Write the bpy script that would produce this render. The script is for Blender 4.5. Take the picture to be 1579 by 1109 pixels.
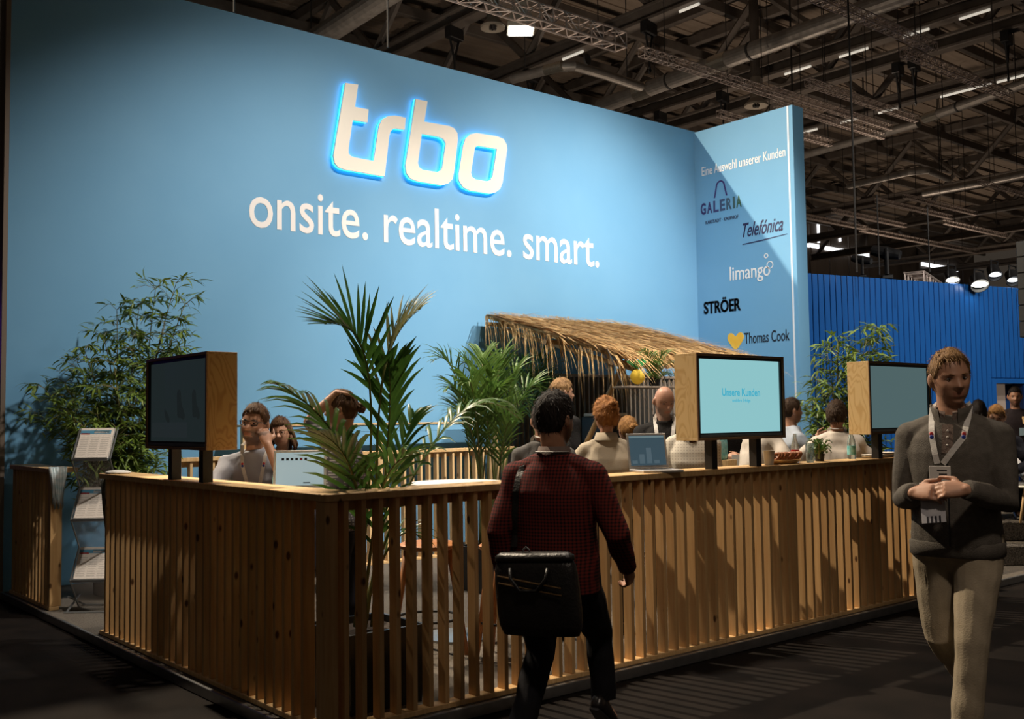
import bpy, bmesh, math, random
import numpy as np
from mathutils import Vector, Matrix, noise
from mathutils.bvhtree import BVHTree
S = bpy.context.scene
for o in list(bpy.data.objects): bpy.data.objects.remove(o, do_unlink=True)
COL = S.collection
PI = math.pi

# ---------------------------------------------------------------- camera
# x runs along the right-hand fence, y along the left-hand fence to the blue wall, z up; the fence corner is the origin
CX, CY, FPX = 789.5, 554.5, 1584.0
YAW, PITCH, ROLL = 0.6956, 0.05829, -0.013495
CAM = np.array([-2.432, -4.291, 1.520])
_f = np.array([math.cos(PITCH)*math.sin(YAW), math.cos(PITCH)*math.cos(YAW), math.sin(PITCH)])
_r = np.array([math.cos(YAW), -math.sin(YAW), 0.0]); _u = np.cross(_r, _f)
_r, _u = math.cos(ROLL)*_r + math.sin(ROLL)*_u, -math.sin(ROLL)*_r + math.cos(ROLL)*_u
cam_data = bpy.data.cameras.new('camera'); cam = bpy.data.objects.new('camera', cam_data); COL.objects.link(cam)
cam_data.sensor_width = 36.0; cam_data.lens = FPX/1579.0*36.0; cam_data.clip_end = 400
cam.matrix_world = Matrix(((_r[0], _u[0], -_f[0], CAM[0]), (_r[1], _u[1], -_f[1], CAM[1]), (_r[2], _u[2], -_f[2], CAM[2]), (0, 0, 0, 1)))
S.camera = cam

# ---------------------------------------------------------------- world, lights, exposure
W = bpy.data.worlds.new('hall_world'); S.world = W; W.use_nodes = True
W.node_tree.nodes['Background'].inputs[0].default_value = (1.0, 0.80, 0.62, 1)
W.node_tree.nodes['Background'].inputs[1].default_value = 0.036
S.view_settings.view_transform = 'Standard'; S.view_settings.look = 'None'
S.view_settings.gamma = 1.0; S.view_settings.use_curve_mapping = False
S.view_settings.exposure = 0.0
def spot(name, loc, target, power, angle, color, radius=0.12, blend=0.5):
    d = bpy.data.lights.new(name, 'SPOT'); d.energy = power; d.spot_size = math.radians(angle); d.spot_blend = blend
    d.color = color; d.shadow_soft_size = radius
    o = bpy.data.objects.new(name, d); COL.objects.link(o); o.location = loc
    o.rotation_euler = (Vector(target) - Vector(loc)).to_track_quat('-Z', 'Y').to_euler()
    return o
WARM = (1.0, 0.86, 0.70)
# booth spots on the truss over the counter, aimed at the printed wall, the wing wall and the counter
spot('wall_spot', (3.6, 0.1, 7.8), (2.4, 5.6, 1.0), 1750, 64, (1.0, 0.93, 0.84), 0.08, 0.9)
spot('wall_spot', (7.4, 0.0, 7.8), (6.8, 5.6, 1.5), 2800, 66, (1.0, 0.93, 0.84), 0.08, 0.9)
spot('wall_spot', (5.4, -0.2, 7.8), (5.4, 5.6, 3.0), 950, 86, (1.0, 0.92, 0.82), 0.25, 1.0)
spot('wing_spot', (3.2, 0.4, 7.8), (9.3, 4.7, 3.4), 1000, 50, (1.0, 0.92, 0.82), 0.2, 0.9)
spot('counter_spot', (3.4, 0.8, 8.0), (3.4, 1.1, 0.0), 1500, 74, WARM, 0.15, 0.8)
spot('counter_spot', (0.9, 1.5, 8.0), (0.9, 1.8, 0.0), 900, 64, WARM, 0.15, 0.8)
# spot of the neighbouring stand shining over the top of the printed wall into the booth
spot('rear_spot', (0.3, 9.6, 11.5), (5.2, 1.0, 1.2), 10500, 80, (1.0, 0.82, 0.60), 0.10, 0.7)
# neighbouring stand at the right
spot('stand_spot', (13.0, -1.0, 8.0), (15.5, 6.5, 2.2), 1900, 85, (1.0, 0.93, 0.85), 0.2, 1.0)
spot('stand_spot', (20.0, 0.0, 8.0), (19.5, 6.0, 2.4), 1300, 85, (1.0, 0.93, 0.85), 0.2, 1.0)
spot('stage_spot', (9.6, -1.2, 8.0), (8.8, 0.7, 0.4), 1800, 44, WARM, 0.2, 0.9)
# weak hall light over the aisle
spot('aisle_spot', (-1.6, -5.6, 8.0), (1.7, -1.9, 1.2), 620, 30, (1.0, 0.82, 0.66), 0.3, 0.9)
# unseen upward spots added behind the walls to brighten the hall roof
for p_, e_ in (((8, 11, 3.0), 900), ((20, 13, 2.6), 1200), ((34, 17, 2.6), 1100), ((52, 22, 2.6), 1200)):
    spot('roof_fill_light', p_, (p_[0]+1.5, p_[1], 14), e_, 140, (1.0, 0.80, 0.62), 0.6, 1.0)

# ---------------------------------------------------------------- helpers
def ray(x, y): return _f + _r*((x-CX)/FPX) - _u*((y-CY)/FPX)
def onz(x, y, z): d = ray(x, y); return CAM + d*((z-CAM[2])/d[2])
def ony(x, y, Y): d = ray(x, y); return CAM + d*((Y-CAM[1])/d[1])
def onx(x, y, X): d = ray(x, y); return CAM + d*((X-CAM[0])/d[0])
def atd(x, y, dep): return CAM + ray(x, y)*dep
V = lambda *a: Vector(a[0]) if len(a) == 1 else Vector(a)
def tag(o, label=None, cat=None, group=None, kind=None):
    if label: o['label'] = label
    if cat: o['category'] = cat
    if group: o['group'] = group
    if kind: o['kind'] = kind
    return o
def empty(name, loc=(0, 0, 0), rz=0.0, label=None, cat=None, group=None, kind=None):
    o = bpy.data.objects.new(name, None); COL.objects.link(o); o.location = loc; o.rotation_euler = (0, 0, rz)
    o.empty_display_size = 0.1
    return tag(o, label, cat, group, kind)
def link(name, me, m, parent=None):
    if m is not None and not me.materials: me.materials.append(m)
    o = bpy.data.objects.new(name, me); COL.objects.link(o)
    if parent is not None: o.parent = parent
    return o
def copy_tree(o, parent=None):
    c = o.copy(); COL.objects.link(c); c.parent = parent
    for ch in list(o.children): copy_tree(ch, c)
    return c
def frame(d, up=(0, 0, 1)):
    d = V(d).normalized(); up = V(up)
    if abs(d.dot(up)) > 0.98*up.length: up = V(0, 1, 0) if abs(d.y) < 0.9 else V(1, 0, 0)
    x = d.cross(up).normalized(); return x, x.cross(d).normalized(), d
class MB:
    """collects shapes; build() links them as one mesh object"""
    def __init__(s): s.v = []; s.f = []; s.mi = []; s.cur = 0
    def add(s, vs, fs):
        n = len(s.v); s.v += [tuple(p) for p in vs]; s.f += [tuple(i+n for i in q) for q in fs]; s.mi += [s.cur]*len(fs); return s
    def box(s, lo, hi, M=None):
        vs = [V(x, y, z) for z in (lo[2], hi[2]) for y in (lo[1], hi[1]) for x in (lo[0], hi[0])]
        if M is not None: vs = [M @ p for p in vs]
        return s.add(vs, [(0, 2, 3, 1), (4, 5, 7, 6), (0, 1, 5, 4), (2, 6, 7, 3), (0, 4, 6, 2), (1, 3, 7, 5)])
    def bbox(s, lo, hi, b=0.004, M=None):
        """box with chamfered edges"""
        lo = V(lo); hi = V(hi); vs = []; idx = {}
        for k in range(8):
            sg = [(k >> i) & 1 for i in range(3)]
            for ax in range(3):
                p = [ (hi[i]-b if sg[i] else lo[i]+b) for i in range(3)]; p[ax] = hi[ax] if sg[ax] else lo[ax]
                idx[(k, ax)] = len(vs); vs.append(V(p) if M is None else M @ V(p))
        fs = []
        for ax in range(3):
            a, c = (ax+1) % 3, (ax+2) % 3
            for sd in (0, 1):
                q = [(sd << ax) | (i << a) | (j << c) for i, j in ((0, 0), (1, 0), (1, 1), (0, 1))]
                if not sd: q = q[::-1]
                fs.append([idx[(k, ax)] for k in q])
            for i in (0, 1):
                for j in (0, 1):
                    k0 = (i << a) | (j << c); k1 = k0 | (1 << ax)
                    q = [idx[(k0, a)], idx[(k1, a)], idx[(k1, c)], idx[(k0, c)]]
                    if i != j: q = q[::-1]
                    fs.append(q[::-1])
        for k in range(8):
            q = [idx[(k, 0)], idx[(k, 1)], idx[(k, 2)]]
            if bin(k).count('1') % 2 == 0: q = q[::-1]
            fs.append(q)
        return s.add(vs, fs)
    def loft(s, rings, caps=True, closed=True):
        n = len(rings[0]); vs = [p for r in rings for p in r]; fs = []
        for i in range(len(rings)-1):
            for j in range(n if closed else n-1):
                k = (j+1) % n; fs.append((i*n+j, i*n+k, (i+1)*n+k, (i+1)*n+j))
        if caps and closed: fs.append(tuple(range(n))[::-1]); fs.append(tuple((len(rings)-1)*n+j for j in range(n)))
        return s.add(vs, fs)
    def tube(s, pts, rad, n=8, flat=1.0, up=(0, 0, 1), caps=True):
        pts = [V(p) for p in pts]; m = len(pts)
        if not hasattr(rad, '__len__'): rad = [rad]*m
        rings = []; px = None
        for i in range(m):
            d = pts[min(i+1, m-1)] - pts[max(i-1, 0)]
            if d.length < 1e-9: d = V(0, 0, 1)
            x, y, _ = frame(d, up)
            if px is not None:
                x = (px - d.normalized()*px.dot(d.normalized()))
                x = x.normalized() if x.length > 1e-6 else frame(d, up)[0]
                y = x.cross(d.normalized())
            px = x
            rings.append([pts[i] + x*(rad[i]*math.cos(2*PI*k/n)) + y*(rad[i]*flat*math.sin(2*PI*k/n)) for k in range(n)])
        return s.loft(rings, caps)
    def lathe(s, prof, n=20, M=None):
        rings = [[V(r*math.cos(2*PI*k/n), r*math.sin(2*PI*k/n), z) for k in range(n)] for r, z in prof]
        if M is not None: rings = [[M @ p for p in r] for r in rings]
        return s.loft(rings)
    def ell(s, c, r, n=14, m=10, M=None):
        vs = []; c = V(c)
        for i in range(m+1):
            t = PI*i/m; t = min(max(t, 0.02), PI-0.02)
            for j in range(n):
                p = V(r[0]*math.sin(t)*math.cos(2*PI*j/n), r[1]*math.sin(t)*math.sin(2*PI*j/n), r[2]*math.cos(t))
                vs.append(c + (M @ p if M is not None else p))
        fs = [(i*n+j, (i+1)*n+j, (i+1)*n+(j+1) % n, i*n+(j+1) % n) for i in range(m) for j in range(n)]
        fs += [tuple(range(n)), tuple(m*n+j for j in range(n))[::-1]]
        return s.add(vs, fs)
    def prism(s, poly, y0, y1):
        """polygon in xz, extruded along y"""
        n = len(poly)
        return s.loft([[V(x, y0, z) for x, z in poly], [V(x, y1, z) for x, z in poly]])
    def xform(s, M): s.v = [tuple(M @ V(p)) for p in s.v]; return s
    def mesh(s, name, mats=None, smooth=False):
        me = bpy.data.meshes.new(name); me.from_pydata(s.v, [], s.f); me.update()
        for m in (mats or []): me.materials.append(m)
        if mats and len(mats) > 1: me.polygons.foreach_set('material_index', s.mi)
        if smooth: me.polygons.foreach_set('use_smooth', [True]*len(me.polygons))
        return me
    def build(s, name, m, parent=None, smooth=False, auto=False):
        mats = m if isinstance(m, (list, tuple)) else [m]
        me = s.mesh(name, mats, smooth)
        if auto:
            me.polygons.foreach_set('use_smooth', [True]*len(me.polygons)); me.set_sharp_from_angle(angle=math.radians(38))
        return link(name, me, None, parent)
def Rz(a): return Matrix.Rotation(a, 4, 'Z')
def T(*p): return Matrix.Translation(V(*p))

# ---------------------------------------------------------------- materials
MATS = {}
def nodes(name):
    m = bpy.data.materials.new(name); m.use_nodes = True; nt = m.node_tree
    return m, nt, nt.nodes['Principled BSDF']
def mat(name, c1, c2=None, sc=8.0, stretch=(1, 1, 1), rough=0.6, metal=0.0, bump=0.0, bsc=None, detail=4.0, rnd=False,
        emis=None, es=0.0, spec=0.5, alpha=1.0, trans=0.0, ramp=(0.35, 0.65), sheen=0.0, backlit=0.0):
    if name in MATS: return MATS[name]
    m, nt, b = nodes(name); N = nt.nodes; L = nt.links
    b.inputs['Base Color'].default_value = (*c1, 1); b.inputs['Roughness'].default_value = rough; b.inputs['Metallic'].default_value = metal
    b.inputs['Specular IOR Level'].default_value = spec; b.inputs['Alpha'].default_value = alpha
    b.inputs['Transmission Weight'].default_value = trans
    if sheen: b.inputs['Sheen Weight'].default_value = sheen
    if emis: b.inputs['Emission Color'].default_value = (*emis, 1); b.inputs['Emission Strength'].default_value = es
    vec = None
    if c2 is not None or bump:
        tc = N.new('ShaderNodeTexCoord'); mp = N.new('ShaderNodeMapping'); L.new(tc.outputs['Object'], mp.inputs['Vector'])
        mp.inputs['Scale'].default_value = stretch
        if rnd:
            oi = N.new('ShaderNodeObjectInfo'); mu = N.new('ShaderNodeMath'); mu.operation = 'MULTIPLY'; mu.inputs[1].default_value = 37.0
            L.new(oi.outputs['Random'], mu.inputs[0]); L.new(mu.outputs[0], mp.inputs['Location'])
        vec = mp.outputs['Vector']
    if c2 is not None:
        nz = N.new('ShaderNodeTexNoise'); nz.inputs['Scale'].default_value = sc; nz.inputs['Detail'].default_value = detail; L.new(vec, nz.inputs['Vector'])
        cr = N.new('ShaderNodeValToRGB'); cr.color_ramp.elements[0].position = ramp[0]; cr.color_ramp.elements[1].position = ramp[1]
        cr.color_ramp.elements[0].color = (*c1, 1); cr.color_ramp.elements[1].color = (*c2, 1)
        L.new(nz.outputs['Fac'], cr.inputs['Fac']); L.new(cr.outputs['Color'], b.inputs['Base Color'])
    if bump:
        nb = N.new('ShaderNodeTexNoise'); nb.inputs['Scale'].default_value = bsc or sc; nb.inputs['Detail'].default_value = 3.0; L.new(vec, nb.inputs['Vector'])
        bp = N.new('ShaderNodeBump'); bp.inputs['Strength'].default_value = bump; bp.inputs['Distance'].default_value = 0.01
        L.new(nb.outputs['Fac'], bp.inputs['Height']); L.new(bp.outputs['Normal'], b.inputs['Normal'])
    if backlit:
        tr = N.new('ShaderNodeBsdfTranslucent'); mx = N.new('ShaderNodeMixShader'); mx.inputs[0].default_value = backlit
        tr.inputs['Color'].default_value = (*c1, 1)
        if c2 is not None: L.new(cr.outputs['Color'], tr.inputs['Color'])
        L.new(b.outputs[0], mx.inputs[1]); L.new(tr.outputs[0], mx.inputs[2]); L.new(mx.outputs[0], N['Material Output'].inputs['Surface'])
    MATS[name] = m
    return m
def pine(name, c1, c2, knot=(0.10, 0.045, 0.015), rough=0.55):
    """sawn softwood: grain along local z, a few knots, each piece different"""
    m, nt, b = nodes(name); N = nt.nodes; L = nt.links; b.inputs['Roughness'].default_value = rough; b.inputs['Specular IOR Level'].default_value = 0.3
    tc = N.new('ShaderNodeTexCoord'); oi = N.new('ShaderNodeObjectInfo'); ad = N.new('ShaderNodeVectorMath'); ad.operation = 'ADD'
    cb = N.new('ShaderNodeCombineXYZ'); mu = N.new('ShaderNodeMath'); mu.operation = 'MULTIPLY'; mu.inputs[1].default_value = 50.0
    L.new(oi.outputs['Random'], mu.inputs[0]); L.new(mu.outputs[0], cb.inputs[0]); L.new(mu.outputs[0], cb.inputs[2])
    L.new(tc.outputs['Object'], ad.inputs[0]); L.new(cb.outputs[0], ad.inputs[1])
    mp = N.new('ShaderNodeMapping'); mp.inputs['Scale'].default_value = (14, 14, 0.8); L.new(ad.outputs[0], mp.inputs['Vector'])
    nz = N.new('ShaderNodeTexNoise'); nz.inputs['Scale'].default_value = 3.0; nz.inputs['Detail'].default_value = 5; nz.inputs['Distortion'].default_value = 0.6; L.new(mp.outputs[0], nz.inputs['Vector'])
    cr = N.new('ShaderNodeValToRGB'); cr.color_ramp.elements[0].position = 0.32; cr.color_ramp.elements[1].position = 0.7
    cr.color_ramp.elements[0].color = (*c2, 1); cr.color_ramp.elements[1].color = (*c1, 1); L.new(nz.outputs['Fac'], cr.inputs['Fac'])
    mk = N.new('ShaderNodeMapping'); mk.inputs['Scale'].default_value = (9, 9, 4.5); L.new(ad.outputs[0], mk.inputs['Vector'])
    vo = N.new('ShaderNodeTexVoronoi'); vo.inputs['Scale'].default_value = 1.0; L.new(mk.outputs[0], vo.inputs['Vector'])
    kr = N.new('ShaderNodeValToRGB'); kr.color_ramp.elements[0].position = 0.07; kr.color_ramp.elements[1].position = 0.13
    kr.color_ramp.elements[0].color = (1, 1, 1, 1); kr.color_ramp.elements[1].color = (0, 0, 0, 1); L.new(vo.outputs['Distance'], kr.inputs['Fac'])
    mx = N.new('ShaderNodeMix'); mx.data_type = 'RGBA'; L.new(kr.outputs[0], mx.inputs['Factor']); L.new(cr.outputs[0], mx.inputs['A']); mx.inputs['B'].default_value = (*knot, 1)
    hs = N.new('ShaderNodeHueSaturation'); ml = N.new('ShaderNodeMapRange'); ml.inputs['To Min'].default_value = 0.8; ml.inputs['To Max'].default_value = 1.12
    L.new(oi.outputs['Random'], ml.inputs['Value']); L.new(ml.outputs[0], hs.inputs['Value']); L.new(mx.outputs['Result'], hs.inputs['Color'])
    L.new(hs.outputs[0], b.inputs['Base Color'])
    MATS[name] = m; return m
def plywood(name, c1, c2, sc=3.2):
    """rotary-cut veneer with wavy contour grain"""
    m, nt, b = nodes(name); N = nt.nodes; L = nt.links; b.inputs['Roughness'].default_value = 0.5
    tc = N.new('ShaderNodeTexCoord'); mp = N.new('ShaderNodeMapping'); mp.inputs['Scale'].default_value = (1.0*sc*1.9, 1.0*sc*1.9, 0.75*sc); L.new(tc.outputs['Object'], mp.inputs['Vector'])
    oi = N.new('ShaderNodeObjectInfo'); mu = N.new('ShaderNodeMath'); mu.operation = 'MULTIPLY'; mu.inputs[1].default_value = 23.0
    L.new(oi.outputs['Random'], mu.inputs[0]); L.new(mu.outputs[0], mp.inputs['Location'])
    nz = N.new('ShaderNodeTexNoise'); nz.inputs['Scale'].default_value = 1.0; nz.inputs['Detail'].default_value = 2.2; nz.inputs['Distortion'].default_value = 0.5; L.new(mp.outputs[0], nz.inputs['Vector'])
    k = N.new('ShaderNodeMath'); k.operation = 'MULTIPLY'; k.inputs[1].default_value = 85.0; L.new(nz.outputs['Fac'], k.inputs[0])
    sn = N.new('ShaderNodeMath'); sn.operation = 'SINE'; L.new(k.outputs[0], sn.inputs[0])
    cr = N.new('ShaderNodeValToRGB'); cr.color_ramp.elements[0].position = 0.0; cr.color_ramp.elements[1].position = 0.9
    cr.color_ramp.elements[0].color = (*c1, 1); cr.color_ramp.elements[1].color = (*c2, 1); L.new(sn.outputs[0], cr.inputs['Fac'])
    L.new(cr.outputs[0], b.inputs['Base Color']); MATS[name] = m; return m
M_wall = mat('blue_print', (0.165, 0.39, 0.62), (0.18, 0.41, 0.64), sc=1.2, rough=0.62, bump=0.04, bsc=900, spec=0.25)
M_blackwall = mat('dark_partition', (0.012, 0.012, 0.016), rough=0.8)
M_white_edge = mat('white_edge', (0.85, 0.85, 0.88), rough=0.5)
M_carpet = mat('grey_carpet', (0.20, 0.175, 0.145), (0.10, 0.088, 0.075), sc=160, rough=0.95, bump=0.9, bsc=220, detail=3, spec=0.1)
M_step = mat('long_pile_carpet', (0.20, 0.175, 0.145), (0.07, 0.062, 0.055), sc=70, rough=0.95, bump=1.0, bsc=90, spec=0.1)
M_aisle = mat('black_aisle_carpet', (0.0055, 0.0043, 0.0037), (0.011, 0.008, 0.0065), sc=3.0, rough=0.9, bump=0.4, bsc=260, spec=0.12)
M_alu = mat('aluminium', (0.45, 0.46, 0.47), (0.36, 0.37, 0.38), sc=12, rough=0.35, metal=0.9)
M_pine = pine('pine', (0.66, 0.43, 0.20), (0.54, 0.31, 0.125))
M_pinecap = pine('pine_cap', (0.72, 0.50, 0.25), (0.60, 0.37, 0.16))
M_ply = plywood('plywood', (0.62, 0.36, 0.12), (0.50, 0.26, 0.075))
M_ply2 = plywood('pale_plywood', (0.74, 0.52, 0.24), (0.64, 0.41, 0.165))
M_oakedge = mat('brown_frame', (0.34, 0.19, 0.10), (0.27, 0.145, 0.075), sc=20, stretch=(1, 1, 6), rough=0.5)
M_black = mat('black_metal', (0.012, 0.012, 0.013), rough=0.45)
M_blackpl = mat('black_plastic', (0.015, 0.015, 0.017), rough=0.35)
M_white = mat('white_letter', (0.86, 0.82, 0.80), rough=0.5)
M_sign = mat('sign_face', (0.90, 0.84, 0.74), rough=0.45)
M_glow = mat('cyan_glow', (0.0, 0.5, 0.9), emis=(0.04, 0.60, 1.0), es=3.6)
M_navy = mat('navy_print', (0.02, 0.018, 0.06), rough=0.5)
M_dark = mat('dark_print', (0.012, 0.012, 0.02), rough=0.5)
M_green = mat('green_print', (0.05, 0.12, 0.09), rough=0.5)
M_yellow = mat('yellow_print', (0.95, 0.50, 0.03), (0.95, 0.68, 0.12), sc=3, rough=0.5)
# ================================================================ the setting
def struct(name, mb, m, parent=None, **k):
    o = mb.build(name, m, parent, **k)
    if parent is None: o['kind'] = 'structure'
    return o
YW, XW, ZP = 5.65, 9.495, 0.06          # printed wall, wing wall, platform height
struct('floor', MB().box((-14, -14, -0.1), (60, 30, 0)), M_aisle)
struct('floor_platform', MB().box((-0.03, -0.03, 0.0), (12.6, YW, ZP)), M_carpet)
struct('trim_1', MB().bbox((-0.055, -0.055, 0.002), (12.6, -0.0305, ZP+0.004), 0.004), M_alu)
struct('trim_2', MB().bbox((-0.055, -0.0305, 0.002), (-0.0305, YW, ZP+0.004), 0.004), M_alu)
wall_back = struct('wall_back', MB().box((-0.03, YW, ZP), (XW+0.25, YW+0.25, 5.82)), M_wall)
struct('trim_3', MB().bbox((-0.075, YW-0.012, 0.0), (-0.031, YW+0.25, 6.1), 0.004), mat('bronze_edge', (0.22, 0.17, 0.13), rough=0.5, metal=0.3))
wall_right = struct('wall_right', MB().box((XW, 3.90, ZP), (XW+0.25, YW-0.001, 5.80)), M_wall)
struct('trim_4', MB().box((XW-0.004, 3.965, ZP), (XW+0.002, 3.99, 5.80)), M_white_edge, None)
struct('wall_left', MB().box((-6.5, YW+0.2, 0), (-0.08, YW+0.6, 6.1)), M_blackwall)
tag(MB().bbox((-0.42, YW+0.16, 1.9), (-0.36, YW+0.198, 2.6), 0.006).build('neon_tube', mat('violet_neon', (0.1, 0.05, 0.4), emis=(0.12, 0.03, 1.0), es=5)),
    'violet light tube on the black wall at the far left edge', 'light')

# lettering printed on the walls
def text_mesh(body, size=1.0, extrude=0.0, offset=0.0, shear=0.0, space=1.0):
    cu = bpy.data.curves.new('lettering', 'FONT'); cu.body = body; cu.size = size; cu.extrude = extrude; cu.offset = offset; cu.shear = shear
    cu.space_character = space; cu.resolution_u = 4
    ob = bpy.data.objects.new('lettering', cu); COL.objects.link(ob)
    dg = bpy.context.evaluated_depsgraph_get(); me = bpy.data.meshes.new_from_object(ob.evaluated_get(dg))
    bpy.data.objects.remove(ob, do_unlink=True); bpy.data.curves.remove(cu)
    return me
def fit_text(name, body, m, parent, M, width, height=None, offset=0.0, shear=0.0, ext=0.002, space=1.0):
    """text scaled to width (and cap height) and placed with M (local x right, y up, z out)"""
    me = text_mesh(body, 1.0, 0.01, offset, shear, space); xs = [v.co.x for v in me.vertices]; ys = [v.co.y for v in me.vertices]
    sx = width/(max(xs)-min(xs)); sy = sx if height is None else height/max(ys)
    x0 = min(xs)
    for v in me.vertices: v.co = M @ V((v.co.x-x0)*sx, v.co.y*sy, v.co.z/0.01*ext)
    me.materials.clear(); return link(name, me, m, parent)
MB_ = Matrix(((1, 0, 0, 0), (0, 0, -1, 0), (0, 1, 0, 0), (0, 0, 0, 1)))           # lettering upright, facing -y
MWX = Matrix(((0, 0, -1, 0), (-1, 0, 0, 0), (0, 1, 0, 0), (0, 0, 0, 1)))          # lettering upright, facing -x
def on_back(x, z, d=0.002): return T(x, YW-d, z) @ MB_
def on_wing(y, z, d=0.002): return T(XW-d, y, z) @ MWX
fit_text('slogan_lettering', 'onsite. realtime. smart.', M_white, wall_back, on_back(2.30, 3.585), 5.14, 0.475, offset=0.006)
fit_text('heading_lettering', 'Eine Auswahl unserer Kunden', M_white, wall_right, on_wing(5.51, 5.11), 1.48, 0.135, offset=0.003)
def curve_mesh(polys, ext):
    cu = bpy.data.curves.new('outline', 'CURVE'); cu.dimensions = '2D'; cu.fill_mode = 'BOTH'; cu.extrude = ext
    for p in polys:
        sp = cu.splines.new('POLY'); sp.points.add(len(p)-1); sp.use_cyclic_u = True
        for q, c in zip(sp.points, p): q.co = (c[0], c[1], 0, 1)
    ob = bpy.data.objects.new('outline', cu); COL.objects.link(ob)
    dg = bpy.context.evaluated_depsgraph_get(); me = bpy.data.meshes.new_from_object(ob.evaluated_get(dg))
    bpy.data.objects.remove(ob, do_unlink=True); bpy.data.curves.remove(cu); return me
def shape_part(name, polys, m, parent, M, ext=0.002):
    me = curve_mesh(polys, ext); me.transform(M); me.materials.clear(); return link(name, me, m, parent)
def chaikin(p, n=2):
    for _ in range(n):
        q = []
        for i in range(len(p)):
            a, b = p[i], p[(i+1) % len(p)]
            q += [(a[0]*.75+b[0]*.25, a[1]*.75+b[1]*.25), (a[0]*.25+b[0]*.75, a[1]*.25+b[1]*.75)]
        p = q
    return p
def arcpts(cx, cy, r, a0, a1, n=12): return [(cx+r*math.cos(math.radians(a0+(a1-a0)*i/n)), cy+r*math.sin(math.radians(a0+(a1-a0)*i/n))) for i in range(n+1)]
def ring(cx, cy, r, w, n=20): return [arcpts(cx, cy, r, 0, 360, n)[:-1], arcpts(cx, cy, r-w, 0, 360, n)[:-1]]
# shaded wordmark, letter by letter in the colours of the print
gal = [('G', (0.035, 0.02, 0.11)), ('A', (0.045, 0.03, 0.13)), ('L', (0.05, 0.05, 0.16)), ('E', (0.05, 0.08, 0.17)), ('R', (0.05, 0.09, 0.14)), ('I', (0.05, 0.11, 0.12)), ('A', (0.05, 0.12, 0.07))]
yy = 5.545
for i, (ch, c) in enumerate(gal):
    w = 0.035 if ch == 'I' else 0.095
    fit_text('logo_lettering', ch, mat('gradient_print_%d' % i, c, rough=0.5), wall_right, on_wing(yy, 4.535), w, 0.165, offset=0.03); yy -= w + 0.024
fit_text('logo_lettering', 'KARSTADT \u00b7 KAUFHOF', M_navy, wall_right, on_wing(5.46, 4.375), 0.60, 0.05, offset=0.01)
hb = arcpts(0, 0.16, 0.085, 180, 0, 10); hb2 = arcpts(0, 0.16, 0.06, 0, 180, 10)
shape_part('bag_handle_mark', [[(-0.125, 0)] + hb + [(0.125, 0), (0.10, 0)] + hb2 + [(-0.10, 0)]], mat('violet_print', (0.05, 0.03, 0.16)), wall_right, on_wing(5.17, 4.74))
fit_text('logo_lettering', 'Telef\u00f3nica', mat('ink_print', (0.02, 0.015, 0.07)), wall_right, on_wing(4.79, 4.085), 0.69, 0.20, offset=0.008, shear=0.42)
shape_part('underline_mark', [[(0, 0), (0.35, 0.012), (0.76, 0.045), (0.76, 0.052), (0.35, 0.028), (0, 0.012)]], MATS['ink_print'], wall_right, on_wing(4.80, 3.975))
fit_text('logo_lettering', 'limango', M_white, wall_right, on_wing(5.04, 3.485), 0.70, 0.20, offset=0.004)
for cx_, cy_, r_ in ((0.72, 0.13, 0.055), (0.66, 0.265, 0.035)):
    shape_part('ring_mark', ring(cx_, cy_, r_, 0.012), M_white, wall_right, on_wing(5.06, 3.50))
for q in (-0.005, 0.0, 0.005): fit_text('logo_lettering', 'STR\u00d6ER', M_dark, wall_right, on_wing(5.53+q, 3.045, 0.002+abs(q)*0.03), 0.67, 0.215, offset=0.022)
fit_text('logo_lettering', 'Thomas Cook', M_dark, wall_right, on_wing(4.81, 2.555), 0.76, 0.155, offset=0.006)
heart = [(0, -0.15), (-0.13, 0.0), (-0.15, 0.07), (-0.11, 0.125), (-0.05, 0.12), (0, 0.06), (0.05, 0.12), (0.11, 0.125), (0.15, 0.07), (0.13, 0.0)]
shape_part('heart_mark', [chaikin(heart)], M_yellow, wall_right, on_wing(4.965, 2.60))

# raised sign letters with lit returns
def sign_poly(pts): return [(float(q[0]), float(q[2])) for q in (ony(380+x/2.632, 100+y/2.632, YW-0.05) for x, y in pts)]
sg = empty('illuminated_sign', (4.6, YW-0.05, 4.4), 0, 'cream raised letters with cyan halo high on the blue wall', 'sign')
SIGN = [[[(398,75),(450,82),(437,172),(492,183),(487,236),(428,226),(411,340),(411,360),(420,372),(436,377),(513,392),(530,270),(535,245),(548,222),(570,210),(600,207),(643,216),(638,266),(600,260),(588,264),(580,275),(576,290),(557,455),(395,427),(370,418),(354,400),(349,370)]],
 [[(683,140),(731,150),(718,232),(820,250),(840,260),(852,278),(854,305),(838,440),(832,465),(815,483),(790,490),(690,474),(660,462),(645,440),(641,410)],
  [(708,282),(780,295),(797,305),(804,322),(791,415),(785,430),(770,437),(710,427),(697,417),(692,400)]],
 [[(930,278),(1015,292),(1040,303),(1052,325),(1054,345),(1035,480),(1025,505),(1005,520),(985,524),(905,512),(875,498),(858,470),(857,445),(875,330),(885,300),(905,283)],
  [(935,330),(1012,343),(994,455),(985,470),(970,474),(925,466),(912,457),(907,440),(922,345),(926,335)]]]
for polys in SIGN:
    pp = [sign_poly(p) for p in polys]; O = T(-4.6, 0, -4.4)
    lt = shape_part('letter', pp, M_sign, sg, O @ T(0, -0.012, 0) @ MB_, 0.010)
    shape_part('lit_return', pp, M_glow, lt, O @ T(0, 0.012, 0) @ MB_, 0.0135)

    for x_, z_ in (pp[0][1], pp[0][len(pp[0])//2]): pass
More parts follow.
